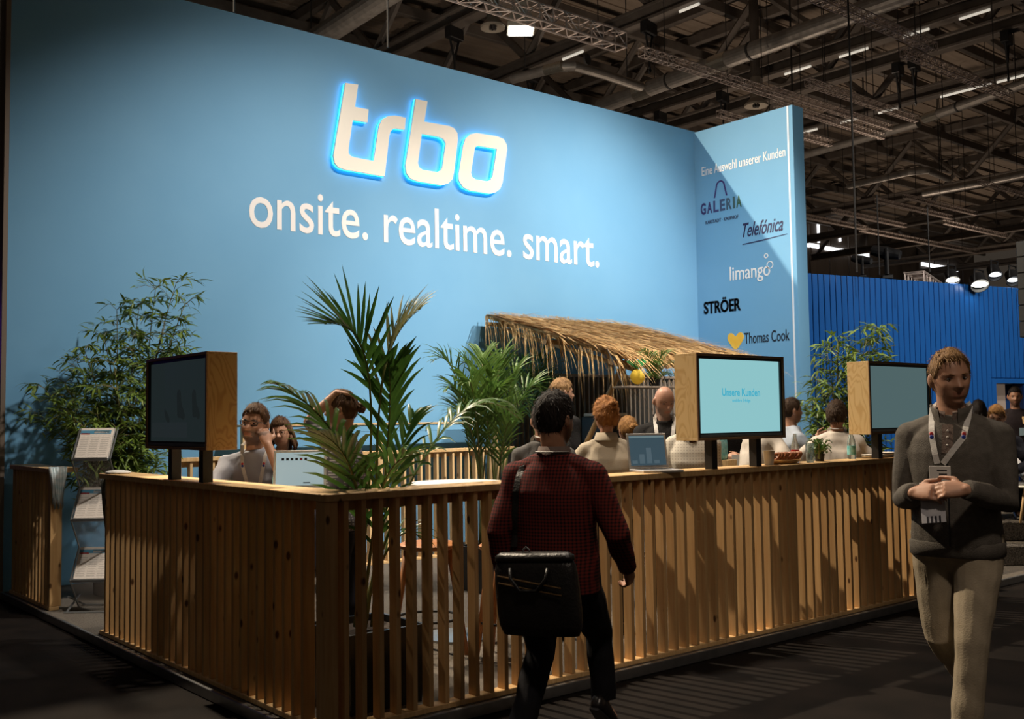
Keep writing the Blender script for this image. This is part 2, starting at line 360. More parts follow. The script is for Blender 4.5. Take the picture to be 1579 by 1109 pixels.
# ---------------------------------------------------------------- slatted fences
PITCHF, SW, SD = 0.0975, 0.026, 0.066
def slat_mesh(h, w=SW, d=SD, m=M_pine):
    me = MB().bbox((-w/2, 0, 0), (w/2, d, h), 0.002).mesh('slat', [m]); return me
def fence(name, origin, rz, length, label, top=1.18, base=ZP, cap_in=0.21, end_post=True, group=None, pitch=PITCHF, first=0.05, skip=(), m=M_pine, mc=M_pinecap, post_at=()):
    """local x along the fence, local y inwards"""
    e = empty(name, origin, rz, label, 'fence', group)
    h = top-base
    MB().bbox((-0.012 if end_post else 0, -0.012, h-0.036), (length, cap_in, h), 0.003).xform(T(0, 0, 0)).build('cap_board', mc, e)
    MB().bbox((0, 0.0, 0), (length, 0.075, 0.028), 0.003).build('base_rail', mc, e)
    MB().bbox((0.03, SD+0.001, h-0.090), (length, SD+0.028, h-0.037), 0.003).build('top_rail', mc, e)
    sm = slat_mesh(h-0.036-0.0285, m=m); x = first; k = 0
    while x < length-0.02:
        if k not in skip:
            o = link('slat', sm, None, e); o.location = (x, 0.002, 0.0283)
        x += pitch; k += 1
    for px in post_at:
        MB().bbox((px-0.035, 0.001, 0.0283), (px+0.035, 0.09, h-0.0365), 0.003).build('post', m, e)
    return e
fr = fence('slatted_fence', (0, 0, ZP), 0, 6.05, 'long pine slat fence running right from the corner beside the walking men', first=0.112, post_at=(0.03,))
# left fence: local x runs away from the corner along +y, local y inwards = +x  -> mirrored build
def fence_left(y0, y1, label, posts):
    e = empty('slatted_fence', (0, y0, ZP), 0, label, 'fence'); h = 1.12; L_ = y1-y0
    MB().bbox((-0.012, 0.0, h-0.036), (0.21, L_, h), 0.003).build('cap_board', M_pinecap, e)
    MB().bbox((0.0, 0.0, 0), (0.075, L_, 0.028), 0.003).build('base_rail', M_pinecap, e)
    MB().bbox((SD+0.001, 0.03, h-0.09), (SD+0.028, L_, h-0.037), 0.003).build('top_rail', M_pinecap, e)
    sm = MB().bbox((0, -SW/2, 0), (SD, SW/2, h-0.0645), 0.002).mesh('slat', [M_pine]); y = posts[0]
    while y < L_-0.02:
        o = link('slat', sm, None, e); o.location = (0.002, y, 0.0283); y += PITCHF
    for py in posts[1]:
        MB().bbox((0.001, py-0.035, 0.0283), (0.09, py+0.035, h-0.0365), 0.003).build('post', M_pine, e)
    return e
fence_left(0.212, 3.17, 'pine slat fence on the left carrying the dark boot screen', (0.028, ()))
fence_left(4.36, 5.55, 'short pine slat fence at the left edge, in front of the wall', (0.14, (0.036,)))
# ---------------------------------------------------------------- screens in plywood housings
def kiosk(loc, rz, label, side, screen, extra=None):
    """front faces local -y; base at the fence cap"""
    e = empty('screen_housing', loc, rz, label, 'screen'); w, d, z0, z1 = 0.92, 0.18, 0.19, 0.745
    t = 0.016
    MB().bbox((0, -0.06, z0+t), (t, d-0.06, z1-t), 0.001).build('side_panel', side, e); MB().bbox((w-t, -0.06, z0+t), (w, d-0.06, z1-t), 0.001).build('side_panel', side, e)
    MB().bbox((0, -0.06, z1-t), (w, d-0.06, z1), 0.001).build('top_panel', side, e); MB().bbox((0, -0.06, z0), (w, d-0.06, z0+t), 0.001).build('bottom_panel', side, e)
    MB().box((t, d-0.07, z0+t), (w-t, d-0.061, z1-t)).build('back_panel', M_blackpl, e)
    fr_ = MB()
    for lo, hi in (((0, -0.066, z0), (0.012, -0.0605, z1)), ((w-0.012, -0.066, z0), (w, -0.0605, z1)), ((0.012, -0.066, z1-0.014), (w-0.012, -0.0605, z1)), ((0.012, -0.066, z0), (w-0.012, -0.0605, z0+0.014))): fr_.box(lo, hi)
    fr_.build('edge_frame', M_oakedge, e)
    bz = MB(); a, b_ = 0.016, 0.034
    for lo, hi in (((a, -0.058, z0+a), (b_, -0.03, z1-a)), ((w-b_, -0.058, z0+a), (w-a, -0.03, z1-a)), ((b_, -0.058, z1-b_), (w-b_, -0.03, z1-a)), ((b_, -0.058, z0+0.016), (w-b_, -0.03, z0+0.046))): bz.box(lo, hi)
    tv = bz.build('bezel', M_blackpl, e)
    MB().bbox((0.03, -0.061, z0+0.019), (w-0.03, -0.0585, z0+0.036), 0.001).build('speaker_bar', M_alu, tv)
    sc_ = MB().box((b_, -0.045, z0+0.046), (w-b_, -0.040, z1-b_)).build('display', screen, e)
    for px in (0.235, 0.70):
        MB().bbox((px-0.028, -0.002, 0.0), (px+0.028, 0.06, z0), 0.002).build('post', M_black, e)
        MB().box((px-0.028, 0.062, z0+t+0.001), (px+0.028, 0.09, z1-0.1)).build('mounting_rail', M_black, e)
    if extra: extra(sc_, b_, w, z0, z1)
    return e
M_scr_teal = mat('lit_display', (0.03, 0.05, 0.05), rough=0.15, emis=(0.33, 0.68, 0.72), es=0.80)
M_scr_dark = mat('dim_display', (0.015, 0.02, 0.022), rough=0.22, emis=(0.012, 0.018, 0.019), es=1.0, spec=0.15)
M_scr_mid = mat('teal_reflection_glow', (0.02, 0.03, 0.03), rough=0.12, emis=(0.075, 0.125, 0.130), es=1.0)  # even teal glow stands in for the reflection on a switched-off screen
def scr2(sc_, b_, w, z0, z1):
    m1 = mat('screen_ink', (0.02, 0.2, 0.3), emis=(0.07, 0.50, 0.68), es=0.8); P = lambda x, z: T(x, -0.0455, z) @ MB_
    fit_text('screen_lettering', 'Unsere Kunden', m1, sc_, P(0.27, z0+0.285), 0.40, 0.050, offset=0.02, ext=0.0004)
    fit_text('screen_lettering', 'und ihre Erfolge', m1, sc_, P(0.375, z0+0.245), 0.19, 0.020, offset=0.012, ext=0.0004)
def scr1(sc_, b_, w, z0, z1):
    m1 = mat('boot_ink', (0.01, 0.012, 0.013), emis=(0.010, 0.014, 0.014), es=0.9); boot = [(-0.035, 0.13), (0.005, 0.135), (0.01, 0.05), (0.035, 0.01), (0.05, -0.03), (0.03, -0.05), (0.012, -0.035), (-0.012, -0.035), (-0.028, -0.03), (-0.03, 0.03)]
    for x, s in ((0.50, 1.0), (0.72, 0.95)):
        shape_part('boot_picture', [chaikin([(p[0]*s*1.5, p[1]*s) for p in boot], 1)], m1, sc_, T(x, -0.0455, z0+0.22) @ MB_, 0.0004)
    shape_part('shoe_picture', [chaikin([(-0.05, 0.05), (0.0, 0.02), (0.04, -0.02), (0.03, -0.05), (-0.03, -0.02)], 1)], m1, sc_, T(0.30, -0.0455, z0+0.20) @ MB_, 0.0004)
    shape_part('footer_picture', [[(0, 0), (0.55, 0), (0.55, 0.09), (0, 0.09)]], mat('footer_ink', (0.012, 0.015, 0.016), emis=(0.016, 0.022, 0.024), es=0.9), sc_, T(0.05, -0.0455, z0+0.07) @ MB_, 0.0004)
kiosk((2.613, 0.0, 1.18), 0, 'lit screen reading Unsere Kunden in plywood housing on the right fence', M_ply2, M_scr_teal, scr2)
kiosk((4.605, 0.0, 1.18), 0, 'dim teal screen in pale plywood housing beside the man in grey', M_ply2, M_scr_mid)
kiosk((0.0, 1.215+0.92, 1.18), -PI/2, 'dark screen showing boots in plywood housing on the left fence', M_ply, M_scr_dark, scr1)
# ================================================================ hall: ceiling, far wall, neighbouring stand
M_deck = mat('roof_deck', (0.30, 0.235, 0.18), (0.24, 0.185, 0.14), sc=0.6, stretch=(1, 12, 1), rough=0.8, bump=0.9, bsc=6)
M_beam = mat('roof_steel', (0.16, 0.135, 0.115), (0.12, 0.10, 0.085), sc=3, rough=0.6)
M_duct = mat('zinc_duct', (0.34, 0.31, 0.28), (0.25, 0.23, 0.21), sc=5, rough=0.5, metal=0.55)
M_truss = mat('truss_aluminium', (0.62, 0.52, 0.47), rough=0.45, metal=0.35)
M_tube = mat('fluorescent_tube', (0.9, 0.9, 0.85), emis=(1.0, 0.92, 0.78), es=0.5)
M_slit = mat('daylight_slit', (0.9, 0.9, 0.9), emis=(0.95, 0.97, 1.0), es=1.6)
M_lamp = mat('lamp_glass', (1, 1, 1), emis=(1.0, 0.95, 0.82), es=9.0)
M_hallwall = mat('hall_wall', (0.20, 0.165, 0.14), (0.15, 0.125, 0.105), sc=0.5, stretch=(3, 3, 0.3), rough=0.85)
M_rib = mat('gloss_blue_panel', (0.012, 0.115, 0.42), (0.014, 0.13, 0.46), sc=2, stretch=(1, 1, 0.2), rough=0.28, bump=0.06, bsc=3)
M_cable = mat('steel_cable', (0.03, 0.028, 0.026), rough=0.6)
ceiling = struct('ceiling', MB().box((-4, -4, 14.0), (75, 34, 14.2)), M_deck)
ribs = MB()
for i in range(40):
    y = 4.2 + i*0.75; ribs.box((4, y, 13.955), (75, y+0.22, 13.998))
struct('deck_rib', ribs, M_deck, ceiling)['kind'] = 'stuff'
YH = 33.0
wall_hall = struct('wall_hall', MB().box((2, YH, 0), (75, YH+0.3, 13.9)), M_hallwall)
for k in range(16):
    x = 40+k*2.2; struct('pilaster', MB().box((x, YH-0.12, 3), (x+0.14, YH, 13.6)), M_hallwall, wall_hall)
for i, (a, b_) in enumerate((((1237, 376), (1263, 380)), ((1273, 382.5), (1340, 394)), ((1422, 407), (1477, 417)))):
    p, q = ony(*a, YH-0.1), ony(*b_, YH-0.1)
    struct('window_%d' % (i+1), MB().box((p[0], YH-0.12, p[2]-0.13), (q[0], YH-0.02, p[2]+0.13)), M_slit)
for i, (x, y0, y1) in enumerate(((1238.5, 332, 374), (1262, 335, 374), (1295, 346, 372))):
    p, q = ony(x, y0, YH-0.1), ony(x, y1, YH-0.1)
    struct('window_%d' % (i+4), MB().box((p[0]-0.08, YH-0.12, q[2]), (p[0]+0.08, YH-0.02, p[2])), M_slit)
# roof girders: bottom chord, top chord, V struts, along y
def girder(X, y0, y1, z, k=0):
    e = empty('roof_girder', (X, y0, z), 0, None, None, None, 'structure')
    L_ = y1-y0
    MB().bbox((-0.17, 0, -0.2), (0.17, L_, -0.12), 0.01).bbox((-0.17, 0, 0.12), (0.17, L_, 0.2), 0.01).box((-0.05, 0, -0.12), (0.05, L_, 0.12)).build('bottom_chord', M_beam, e)
    MB().bbox((-0.12, 0, 13.6-z), (0.12, L_, 13.9-z), 0.01).build('top_chord', M_beam, e)
    y = 0.6+k; up = True
    while y < L_-2.4:
        a, b_ = (0.2, 13.6-z) if up else (13.6-z, 0.2)
        MB().tube([(0, y, a), (0, y+2.3, b_)], 0.11, 6).build('strut', M_beam, e); y += 2.3; up = not up
    return e
gx = []
for (a, z, y0, y1, k) in (((607, 79), 11.2, 9, 32, 0), ((880, 73), 11.2, 6, 32, .8), ((1110, 134), 11.2, 4, 32, 1.5), ((1400, 84), 11.2, 2, 32, 0.4), ((1430, 143), 11.2, 2, 32, 1.0)):
    X = float(onz(*a, z)[0]); gx.append(X); girder(X, y0, y1, z, k)
for k, X in enumerate((40, 46, 52, 58, 64)): girder(X, 2, 32, 11.2, k*0.7)
for k in range(9):
    y = 8.5+k*2.9; tp = MB().bbox((6, y-0.09, 13.3), (74, y+0.09, 13.6), 0.01)
    o = struct('purlin', tp, M_beam); 
GX = gx + [40, 46, 52, 58, 64]
# fluorescent tubes under the girders
TL = []
def tube_light(p, q, i):
    TL.append((p[0], min(p[1], q[1]), max(p[1], q[1])))
    a, b_ = V(p), V(q); e = MB().tube([a, b_], 0.035, 8).build('tube_lamp', M_tube); tag(e, None, 'lamp', 'fluorescent tubes under the roof girders')
    e['label'] = 'thin fluorescent tube glowing under a roof girder'
for i, (a, b_) in enumerate((((1479, 17), (1526, 2)), ((1392, 47), (1432, 32)), ((1294, 78), (1338, 64)), ((1210, 105), (1250, 92)), ((1537, 115), (1579, 103)), ((1450, 138), (1491, 127)), ((1496, 204), (1531, 196)), ((1357, 236), (1388, 229)), ((1298, 249), (1324, 244)), ((1240, 264), (1262, 258)), ((868, 91), (899, 80)), ((1048, 17), (1078, 6)))):
    z = 10.965; p, q = onz(*a, z), onz(*b_, z); X_ = min(GX, key=lambda g: abs(g-(p[0]+q[0])/2)); p = onx((a[0]), a[1], X_); q = onx(b_[0], b_[1], X_); p[0] = q[0] = X_; p[2] = q[2] = z
    tube_light(p, q, i)
# ventilation ducts: spiral pipe with sleeves
def duct(pts, z, half, label, sleeves=()):
    P3 = [V(onz(*p, z)) for p in pts]; dep = float((np.array(P3[0])-CAM) @ _f); r = half*dep/FPX
    e = empty('ventilation_duct', P3[0], 0, label, 'duct'); Q = [p-P3[0] for p in P3]
    # corrugated wall
    dense = []; rad = []
    for i in range(len(Q)-1):
        n = max(3, int((Q[i+1]-Q[i]).length/0.09))
        for j in range(n): dense.append(Q[i].lerp(Q[i+1], j/n)); rad.append(r*(1.0 if len(dense) % 2 else 0.985))
    dense.append(Q[-1]); rad.append(r)
    MB().tube(dense, rad, 18).build('pipe', M_duct, e, smooth=False)
    for q_ in (Q[0].lerp(Q[1], 0.3), Q[-2].lerp(Q[-1], 0.6)): MB().tube([q_+V(0, 0, r*0.9), V(q_.x, q_.y, 13.965-z)], 0.015, 4).build('hanger_rod', M_cable, e)
    for s in sleeves:
        d = Q[1]-Q[0]; c = Q[0].lerp(Q[1], s); u_ = d.normalized()
        MB().tube([c-u_*0.25, c+u_*0.25], r*1.06, 18).build('sleeve', mat('bright_sleeve', (0.75, 0.70, 0.6), rough=0.25, metal=0.9), e, smooth=False)
        MB().tube([c+u_*0.9, c+u_*0.95], r*1.09, 18).build('hanger_band', M_cable, e)
duct([(926, 164), (1250, 45), (1500, -45)], 9.8, 11.5, 'wide spiral duct rising to the right above the wing wall', (0.24, 0.62))
duct([(790, 122), (858, 104), (886, 102), (935, 116), (988, 134)], 9.8, 7.5, 'narrow bent duct branching off the wide spiral duct above the wall', (0.95,))
duct([(470, 72), (503, 51), (620, -25)], 9.8, 17, 'thick duct above the top edge of the blue wall, left of the lamp')
duct([(1428, 182), (1519, 150), (1600, 122)], 9.8, 7.5, 'spiral duct high up at the right, above the lattice trusses', (0.1,))
duct([(1225, 243), (1416, 190)], 9.8, 6, 'long thin duct behind the top of the wing wall')
duct([(1308, 287), (1402, 266), (1431, 263), (1462, 276)], 9.8, 5, 'small far duct with a bent end over the blue ribbed stand')
duct([(1424, 298), (1524, 280), (1600, 264)], 9.8, 6, 'far duct at the right edge below the tube lamps')
# lattice trusses along x
def truss(a, b_, z, px, label):
    p, q = onz(*a, z), onz(*b_, z); q[1] = p[1]; dep = float((p+q-2*CAM) @ _f)/2; s = px*dep/FPX; L_ = float(q[0]-p[0])
    e = empty('lattice_truss', p, 0, label, 'truss', 'lattice trusses hung from the hall roof'); r = s*0.075
    C4 = [(0, 0), (s, 0), (s, s), (0, s)]
    for y, zz in C4: MB().tube([(0, y, zz), (L_, y, zz)], r, 6).build('chord', M_truss, e)
    lt = MB(); n = max(2, int(L_/s)); w = L_/n
    for i in range(n):
        x0, x1 = i*w, (i+1)*w
        if i % 2: x0, x1 = x1, x0
        for k in range(4):
            A, B_ = C4[k], C4[(k+1) % 4]; lt.tube([(x0, *A), (x1, *B_)], r*0.55, 4)
        for k in range(4): lt.tube([(i*w, *C4[k]), (i*w, *C4[(k+1) % 4])], r*0.55, 4)
    for k in range(4): lt.tube([(L_, *C4[k]), (L_, *C4[(k+1) % 4])], r*0.55, 4)
    lt.build('lattice', M_truss, e)['kind'] = 'stuff'
    if z > 8:
        for xx in (L_*0.15, L_*0.85): MB().tube([(xx, s/2, s), (xx, s/2, 13.954-z)], 0.012, 4).build('suspension_wire', M_cable, e)
    return e
truss((700, -12), (984, 66), 8.6, 26, 'near lattice truss beside the lit hall lamp at the top')
truss((994, 84), (1216, 150), 8.6, 12, 'long thin truss crossing the wide duct above the wall corner')
truss((1235, -14), (1452, 76), 8.6, 14, 'truss at the top right running out of the picture')
truss((1400, 84), (1568, 150), 8.6, 12, 'truss ending beside the black clamp at the upper right edge')
truss((1112, 178), (1200, 205), 8.6, 9, 'short piece of truss just above the wing wall top')
truss((1195, 142), (1410, 192), 8.6, 9, 'lower of the two close trusses right of the wing wall top')
truss((1250, 130), (1424, 185), 8.6, 10, 'upper of the two close trusses right of the wing wall top')
truss((1200, 163), (1372, 212), 8.6, 9, 'third truss down right of the wing wall top')
truss((1233, 210), (1286, 224), 8.6, 9, 'short bright truss stub right beside the wing wall')
for i, (a, b_) in enumerate((((1287, 327), (1402, 350)), ((1355, 311), (1467, 338)), ((1398, 305), (1506, 332)), ((1460, 345), (1546, 367)), ((1514, 283), (1600, 314)), ((1240, 335), (1330, 356)), ((1330, 356), (1505, 392)))):
    truss(a, b_, 8.6, 6, ['far truss ending above the blue ribbed wall', 'far truss in the middle of the dim roof at the right', 'far truss crossing the bent small duct', 'far truss near the right edge above the black column', 'far truss touching the right picture edge', 'far truss just right of the wing wall over the window slits', 'lowest far truss over the moving spotlight'][i])
# high-bay lamps
def highbay(p, px, label, lit):
    c = onz(*p, 10.0); dep = float((c-CAM) @ _f); w = px*dep/FPX
    e = empty('high_bay_lamp', c, 0.9, label, 'lamp')
    rings = [[V(sx*a, sy*a, z) for sx, sy in ((-1, -1), (1, -1), (1, 1), (-1, 1))] for a, z in ((w, 0.0), (w*0.98, 0.10), (w*0.55, 0.45), (w*0.4, 0.6))]
    MB().loft(rings).build('reflector', mat('lamp_housing', (0.5, 0.48, 0.42), rough=0.4), e)
    MB().bbox((-w*0.88, -w*0.88, -0.03), (w*0.88, w*0.88, -0.001), 0.005).build('glass', M_lamp if lit else M_truss, e)
    MB().tube([(0, 0, 0.6), (0, 0, 3.4)], 0.03, 6).build('pendant', M_cable, e)
highbay((803, 47), 21, 'lit square high-bay lamp hanging over the blue wall', True)
def diffuser(p, px, label):
    c = onz(*p, 10.0); dep = float((c-CAM) @ _f); w = px*dep/FPX
    e = empty('air_diffuser', c, 0, label, 'vent')
    MB().lathe([(w*0.3, 0.08), (w, 0.0), (w*1.02, 0.05), (w*0.5, 0.22), (w*0.45, 0.8), (w*0.4, 0.8)], 24).build('disc', mat('vent_grey', (0.30, 0.26, 0.21), rough=0.5), e, auto=True)
    for k in range(6):
        MB().box((0.05*w, -0.02, -0.02), (w*0.3, 0.02, 0.05), Rz(k*PI/3)).build('blade', M_cable, e)
    MB().tube([(0, 0, 0.8), (0, 0, 3.88)], w*0.4, 14).build('riser_pipe', M_beam, e)
diffuser((760, 44), 19, 'round air diffuser right beside the lit hall lamp')
diffuser((1166, 164), 18, 'round air diffuser above the wing wall')
# black hoist clamps on the girders
hp = empty('hoist_clamp', (0, 0, 0), 0, 'black hoist clamp hanging under a roof girder', 'clamp', 'black hoist clamps under the roof')
MB().bbox((-0.24, -0.10, 0.0), (0.24, 0.10, 0.28), 0.01).build('bracket', M_black, hp)
MB().tube([(-0.16, 0, 0), (0, 0, -0.5)], 0.03, 6).tube([(0.16, 0, 0), (0, 0, -0.5)], 0.03, 6).build('strap', M_black, hp)
MB().tube([(0, 0, -0.5), (0, 0, -0.8), (0.06, 0, -0.88), (0.0, 0, -0.95), (-0.05, 0, -0.88)], 0.025, 6).build('hook', M_black, hp)
first = True
for p in ((555, 40), (700, 8), (818, 105), (900, 70), (1000, 29), (1033, 16), (1200, 102), (1227, 92), (1114, 131), (992, 168), (1018, 160), (1405, 32), (1430, 26), (1254, 83), (1386, 147), (1411, 141), (1554, 102), (1537, 187), (1406, 220), (1281, 250)):
    q = onz(p[0], p[1], 10.72); X_ = min(GX, key=lambda g: abs(g-q[0])); q = onx(p[0], p[1], X_)
    if any(abs(t[0]-X_) < 0.1 and t[1]-0.5 < q[1] < t[2]+0.5 for t in TL): continue
    o = hp if first else copy_tree(hp); first = False
    o.location = (X_, q[1], 10.72); o.rotation_euler.z = 0.2
# hanging cables
for i, (x, y0, y1, dep, lab) in enumerate(((1306, -40, 424, 17, 'thin dark cable hanging in front of the blue ribbed wall top'), (597, -60, 76, 12, 'dark cable going down behind the blue wall above the sign'), (361, -30, 20, 12, 'yellowish cable above the left part of the blue wall'), (1352, 300, 425, 20, 'cable hanging left of the moving spotlight'), (1430, 320, 420, 20, 'cable hanging right of the moving spotlight'))):
    p, q = V(atd(x, y0, dep)), V(atd(x, y1, dep)); q.x, q.y = p.x, p.y
    tag(MB().tube([p, q], 0.012 if i else 0.016, 6).build('hanging_cable', M_cable), lab, 'cable')
# ---- blue ribbed stand wall
A, B_ = V(14.667, 7.321, 0), V(21.045, 5.912, 0); dirw = (B_-A).normalized(); aw = math.atan2(dirw.y, dirw.x); nw = V(-dirw.y, dirw.x, 0)
org = A - dirw*3.0
wr = empty('wall_stand', org, aw, None, None, None, 'structure'); LT = 12.5
dx0, dx1, dz1 = 3+5.45, 3+6.03, 2.16   # doorway
bk = MB().box((-0.5, 0.02, 0), (dx0-0.16, 0.30, 4.27)).box((dx1+0.35, 0.02, 0), (LT, 0.30, 4.27)).box((dx0-0.16, 0.02, dz1), (dx1+0.35, 0.30, 4.27))
bk.build('wall_core', mat('dark_blue_joint', (0.004, 0.03, 0.13), rough=0.6), wr)
pm = {}
x = -0.5; pw = 0.1545
while x < LT-0.1:
    z0 = 0.0
    if x+pw > dx0-0.10 and x < dx1+0.24: z0 = dz1+0.12
    key = z0
    if key not in pm: pm[key] = MB().bbox((0.008, -0.03, z0), (pw-0.012, 0.0195, 4.29), 0.008).mesh('panel', [M_rib])
    o = link('panel', pm[key], None, wr); o.location = (x, 0, 0); x += pw
MB().bbox((dx0-0.16, -0.04, 0), (dx0-0.02, 0.019, dz1+0.11), 0.004).bbox((dx0-0.02, -0.04, dz1), (dx1+0.35, 0.019, dz1+0.11), 0.004).build('door_frame', M_rib, wr)
MB().box((dx0-0.02, 0.34, 0), (dx1+0.18, 0.37, dz1)).build('room_wall', mat('beige_room_glow', (0.34, 0.26, 0.21), rough=0.8, emis=(0.34, 0.25, 0.19), es=0.30), wr)  # glow in the wall colour stands in for light inside the room
MB().box((dx1+0.18, 0.34, 0), (dx1+0.6, 0.37, dz1)).build('room_side', mat('dark_blue_side', (0.01, 0.05, 0.18), rough=0.6), wr)
# truss with spotlights over that wall
tr = truss((1440, 444), (1640, 470), 5.0, 20, 'copper coloured truss with spotlights over the blue ribbed wall')
tr.location = V(atd(1425, 446, 22.5)); tr.rotation_euler.z = aw+0.55
def spotlight(p, dep, lit, label, s=0.16):
    c = V(atd(*p, dep)); e = empty('spotlight', c, 0, label, 'spotlight', 'spotlights over the blue ribbed stand')
    d = Matrix.Rotation(math.radians(35), 4, 'X') @ Rz(0.3)
    MB().lathe([(s*0.5, 0.25), (s*0.8, 0.2), (s*0.9, -0.02), (s, -0.06), (s*0.92, -0.06), (s*0.8, 0.0)], 16, Rz(-0.8) @ Matrix.Rotation(math.radians(-40), 4, 'X')).build('can', M_black, e, auto=True)
    MB().ell((0, 0, -0.01), (s*0.85, s*0.85, s*0.3), 14, 8).build('lens', M_lamp if lit else M_slit, e, smooth=True)
    MB().tube([(-s, 0, 0.05), (-s, 0, 0.3), (s, 0, 0.3), (s, 0, 0.05)], 0.02, 6).build('yoke', M_black, e)
spotlight((1468, 431), 22, True, 'left spotlight on the copper truss')
spotlight((1510, 438), 22, True, 'brightest spotlight on the copper truss', 0.2)
spotlight((1534, 423), 23, False, 'spotlight on the copper truss, third from the left')
spotlight((1562, 431), 23, False, 'pale box spotlight at the right of the copper truss')
def moving_head(p, dep, label, s):
    c = V(atd(*p, dep)); k = ((c-A).dot(dirw)); c = A+dirw*k+nw*0.16; c.z = 4.30+0.75*s; e = empty('moving_head', c, 0.6, label, 'spotlight')
    MB().bbox((-0.2*s, -0.15*s, -0.75*s), (0.2*s, 0.15*s, -0.62*s), 0.02).build('base', M_black, e)
    MB().tube([(-0.2*s, 0, -0.62*s), (-0.22*s, 0, 0), (-0.15*s, 0, 0.1*s)], 0.05*s, 6).tube([(0.2*s, 0, -0.62*s), (0.22*s, 0, 0), (0.15*s, 0, 0.1*s)], 0.05*s, 6).build('yoke', M_black, e)
    MB().tube([(-0.1, -0.35*s, -0.1*s), (0, 0, 0), (0.1, 0.35*s, 0.12*s)], [0.13*s, 0.18*s, 0.14*s], 12).build('lamp_head', M_black, e)
moving_head((1386, 403), 21, 'black moving spotlight standing above the blue ribbed wall', 0.75)
moving_head((1327, 418), 21, 'low black spotlight near the left end of the blue ribbed wall', 0.5)
cb_ = empty('line_array', V(atd(1588, 520, 12)), 0, 'black hanging loudspeaker column at the right edge', 'loudspeaker')
for k in range(6): MB().bbox((-0.04, -0.1, k*0.19), (0.13, 0.1, k*0.19+0.187), 0.008).build('cabinet', M_black, cb_)
# ================================================================ furniture and small things in the booth
M_bamboo = mat('bamboo_pole', (0.50, 0.30, 0.11), (0.36, 0.19, 0.06), sc=6, stretch=(1, 1, 0.3), rough=0.45)
M_straw = mat('straw', (0.78, 0.54, 0.25), (0.34, 0.19, 0.07), sc=22, stretch=(5, 0.6, 1), rough=0.8, backlit=0.15)
M_greywood = pine('weathered_board', (0.30, 0.24, 0.18), (0.20, 0.15, 0.11))
M_lightwood = pine('light_slat', (0.74, 0.52, 0.27), (0.62, 0.41, 0.20))
M_orange = mat('stool_wood', (0.42, 0.17, 0.05), (0.34, 0.13, 0.04), sc=8, stretch=(6, 6, 1), rough=0.5)
M_screen_blue = mat('laptop_display', (0.02, 0.03, 0.04), rough=0.2, emis=(0.035, 0.065, 0.085), es=1.0)
M_screen_pale = mat('laptop_page', (0.2, 0.25, 0.26), rough=0.2, emis=(0.26, 0.34, 0.36), es=1.0)
M_silver = mat('silver_shell', (0.62, 0.60, 0.58), rough=0.35, metal=0.6)
M_whitepl = mat('white_shell', (0.75, 0.72, 0.66), rough=0.4)
M_glass = mat('clear_glass', (0.75, 0.85, 0.85), rough=0.05, trans=0.85, spec=0.6)
M_paper = mat('newsprint', (0.80, 0.73, 0.66), (0.68, 0.61, 0.54), sc=60, stretch=(1, 1, 4), rough=0.8)
M_ceram = mat('white_ceramic', (0.75, 0.72, 0.66), rough=0.3)

# ---- ledge along the printed wall, inner fences
e = empty('wall_ledge', (2.0, 5.12, ZP), 0, 'blue high ledge with pine top along the printed wall, behind the palms', 'shelf')
MB().bbox((0, 0, 1.42), (3.25, 0.32, 1.442), 0.003).build('top_board', M_lightwood, e)
MB().bbox((0.0, 0.01, 1.35), (3.25, 0.03, 1.419), 0.003).build('fascia', M_wall, e)
for x in (0.03, 1.6, 3.2): MB().bbox((x-0.025, 0.04, 0), (x+0.025, 0.10, 1.419), 0.003).build('post', M_lightwood, e)
fence('slatted_fence', (1.15, 4.72, ZP), 0, 3.95, 'low pale slat fence in front of the printed wall, behind the palms', top=1.215, cap_in=0.05, end_post=False, pitch=0.105, m=M_lightwood)

# ---- tiki bar
e = fence('board_screen', (5.55, 5.44, ZP), 0, 3.8, 'weathered vertical boards at the back of the thatched bar', top=2.10, cap_in=0.05, pitch=0.088, m=M_greywood, mc=M_greywood)
e['category'] = 'screen wall'
e = empty('bar_counter', (5.75, 4.05, ZP), 0, 'wooden counter under the thatched roof', 'counter')
MB().bbox((-0.03, -0.05, 1.02), (2.75, 0.55, 1.06), 0.004).build('top', M_pinecap, e)
for k in range(18): MB().bbox((k*0.15, 0, 0), (k*0.15+0.145, 0.02, 1.019), 0.003).build('board', M_greywood, e)
MB().box((0, 0.021, 0), (2.7, 0.5, 1.019)).build('carcass', M_black, e)
cm = empty('coffee_machine', (5.95, 4.10, ZP+1.06), 0, 'black coffee machine with white lid beside the bar palm', 'coffee machine')
MB().bbox((0, 0, 0), (0.42, 0.40, 0.42), 0.015).build('body', M_blackpl, cm); MB().bbox((0.02, 0.02, 0.421), (0.40, 0.38, 0.46), 0.01).build('lid', M_ceram, cm)
MB().tube([(0.2, -0.001, 0.28), (0.2, -0.05, 0.28), (0.2, -0.05, 0.2)], 0.02, 8).build('spout', M_alu, cm); MB().bbox((0.05, -0.06, 0.0), (0.37, -0.001, 0.04), 0.005).build('drip_tray', M_alu, cm)
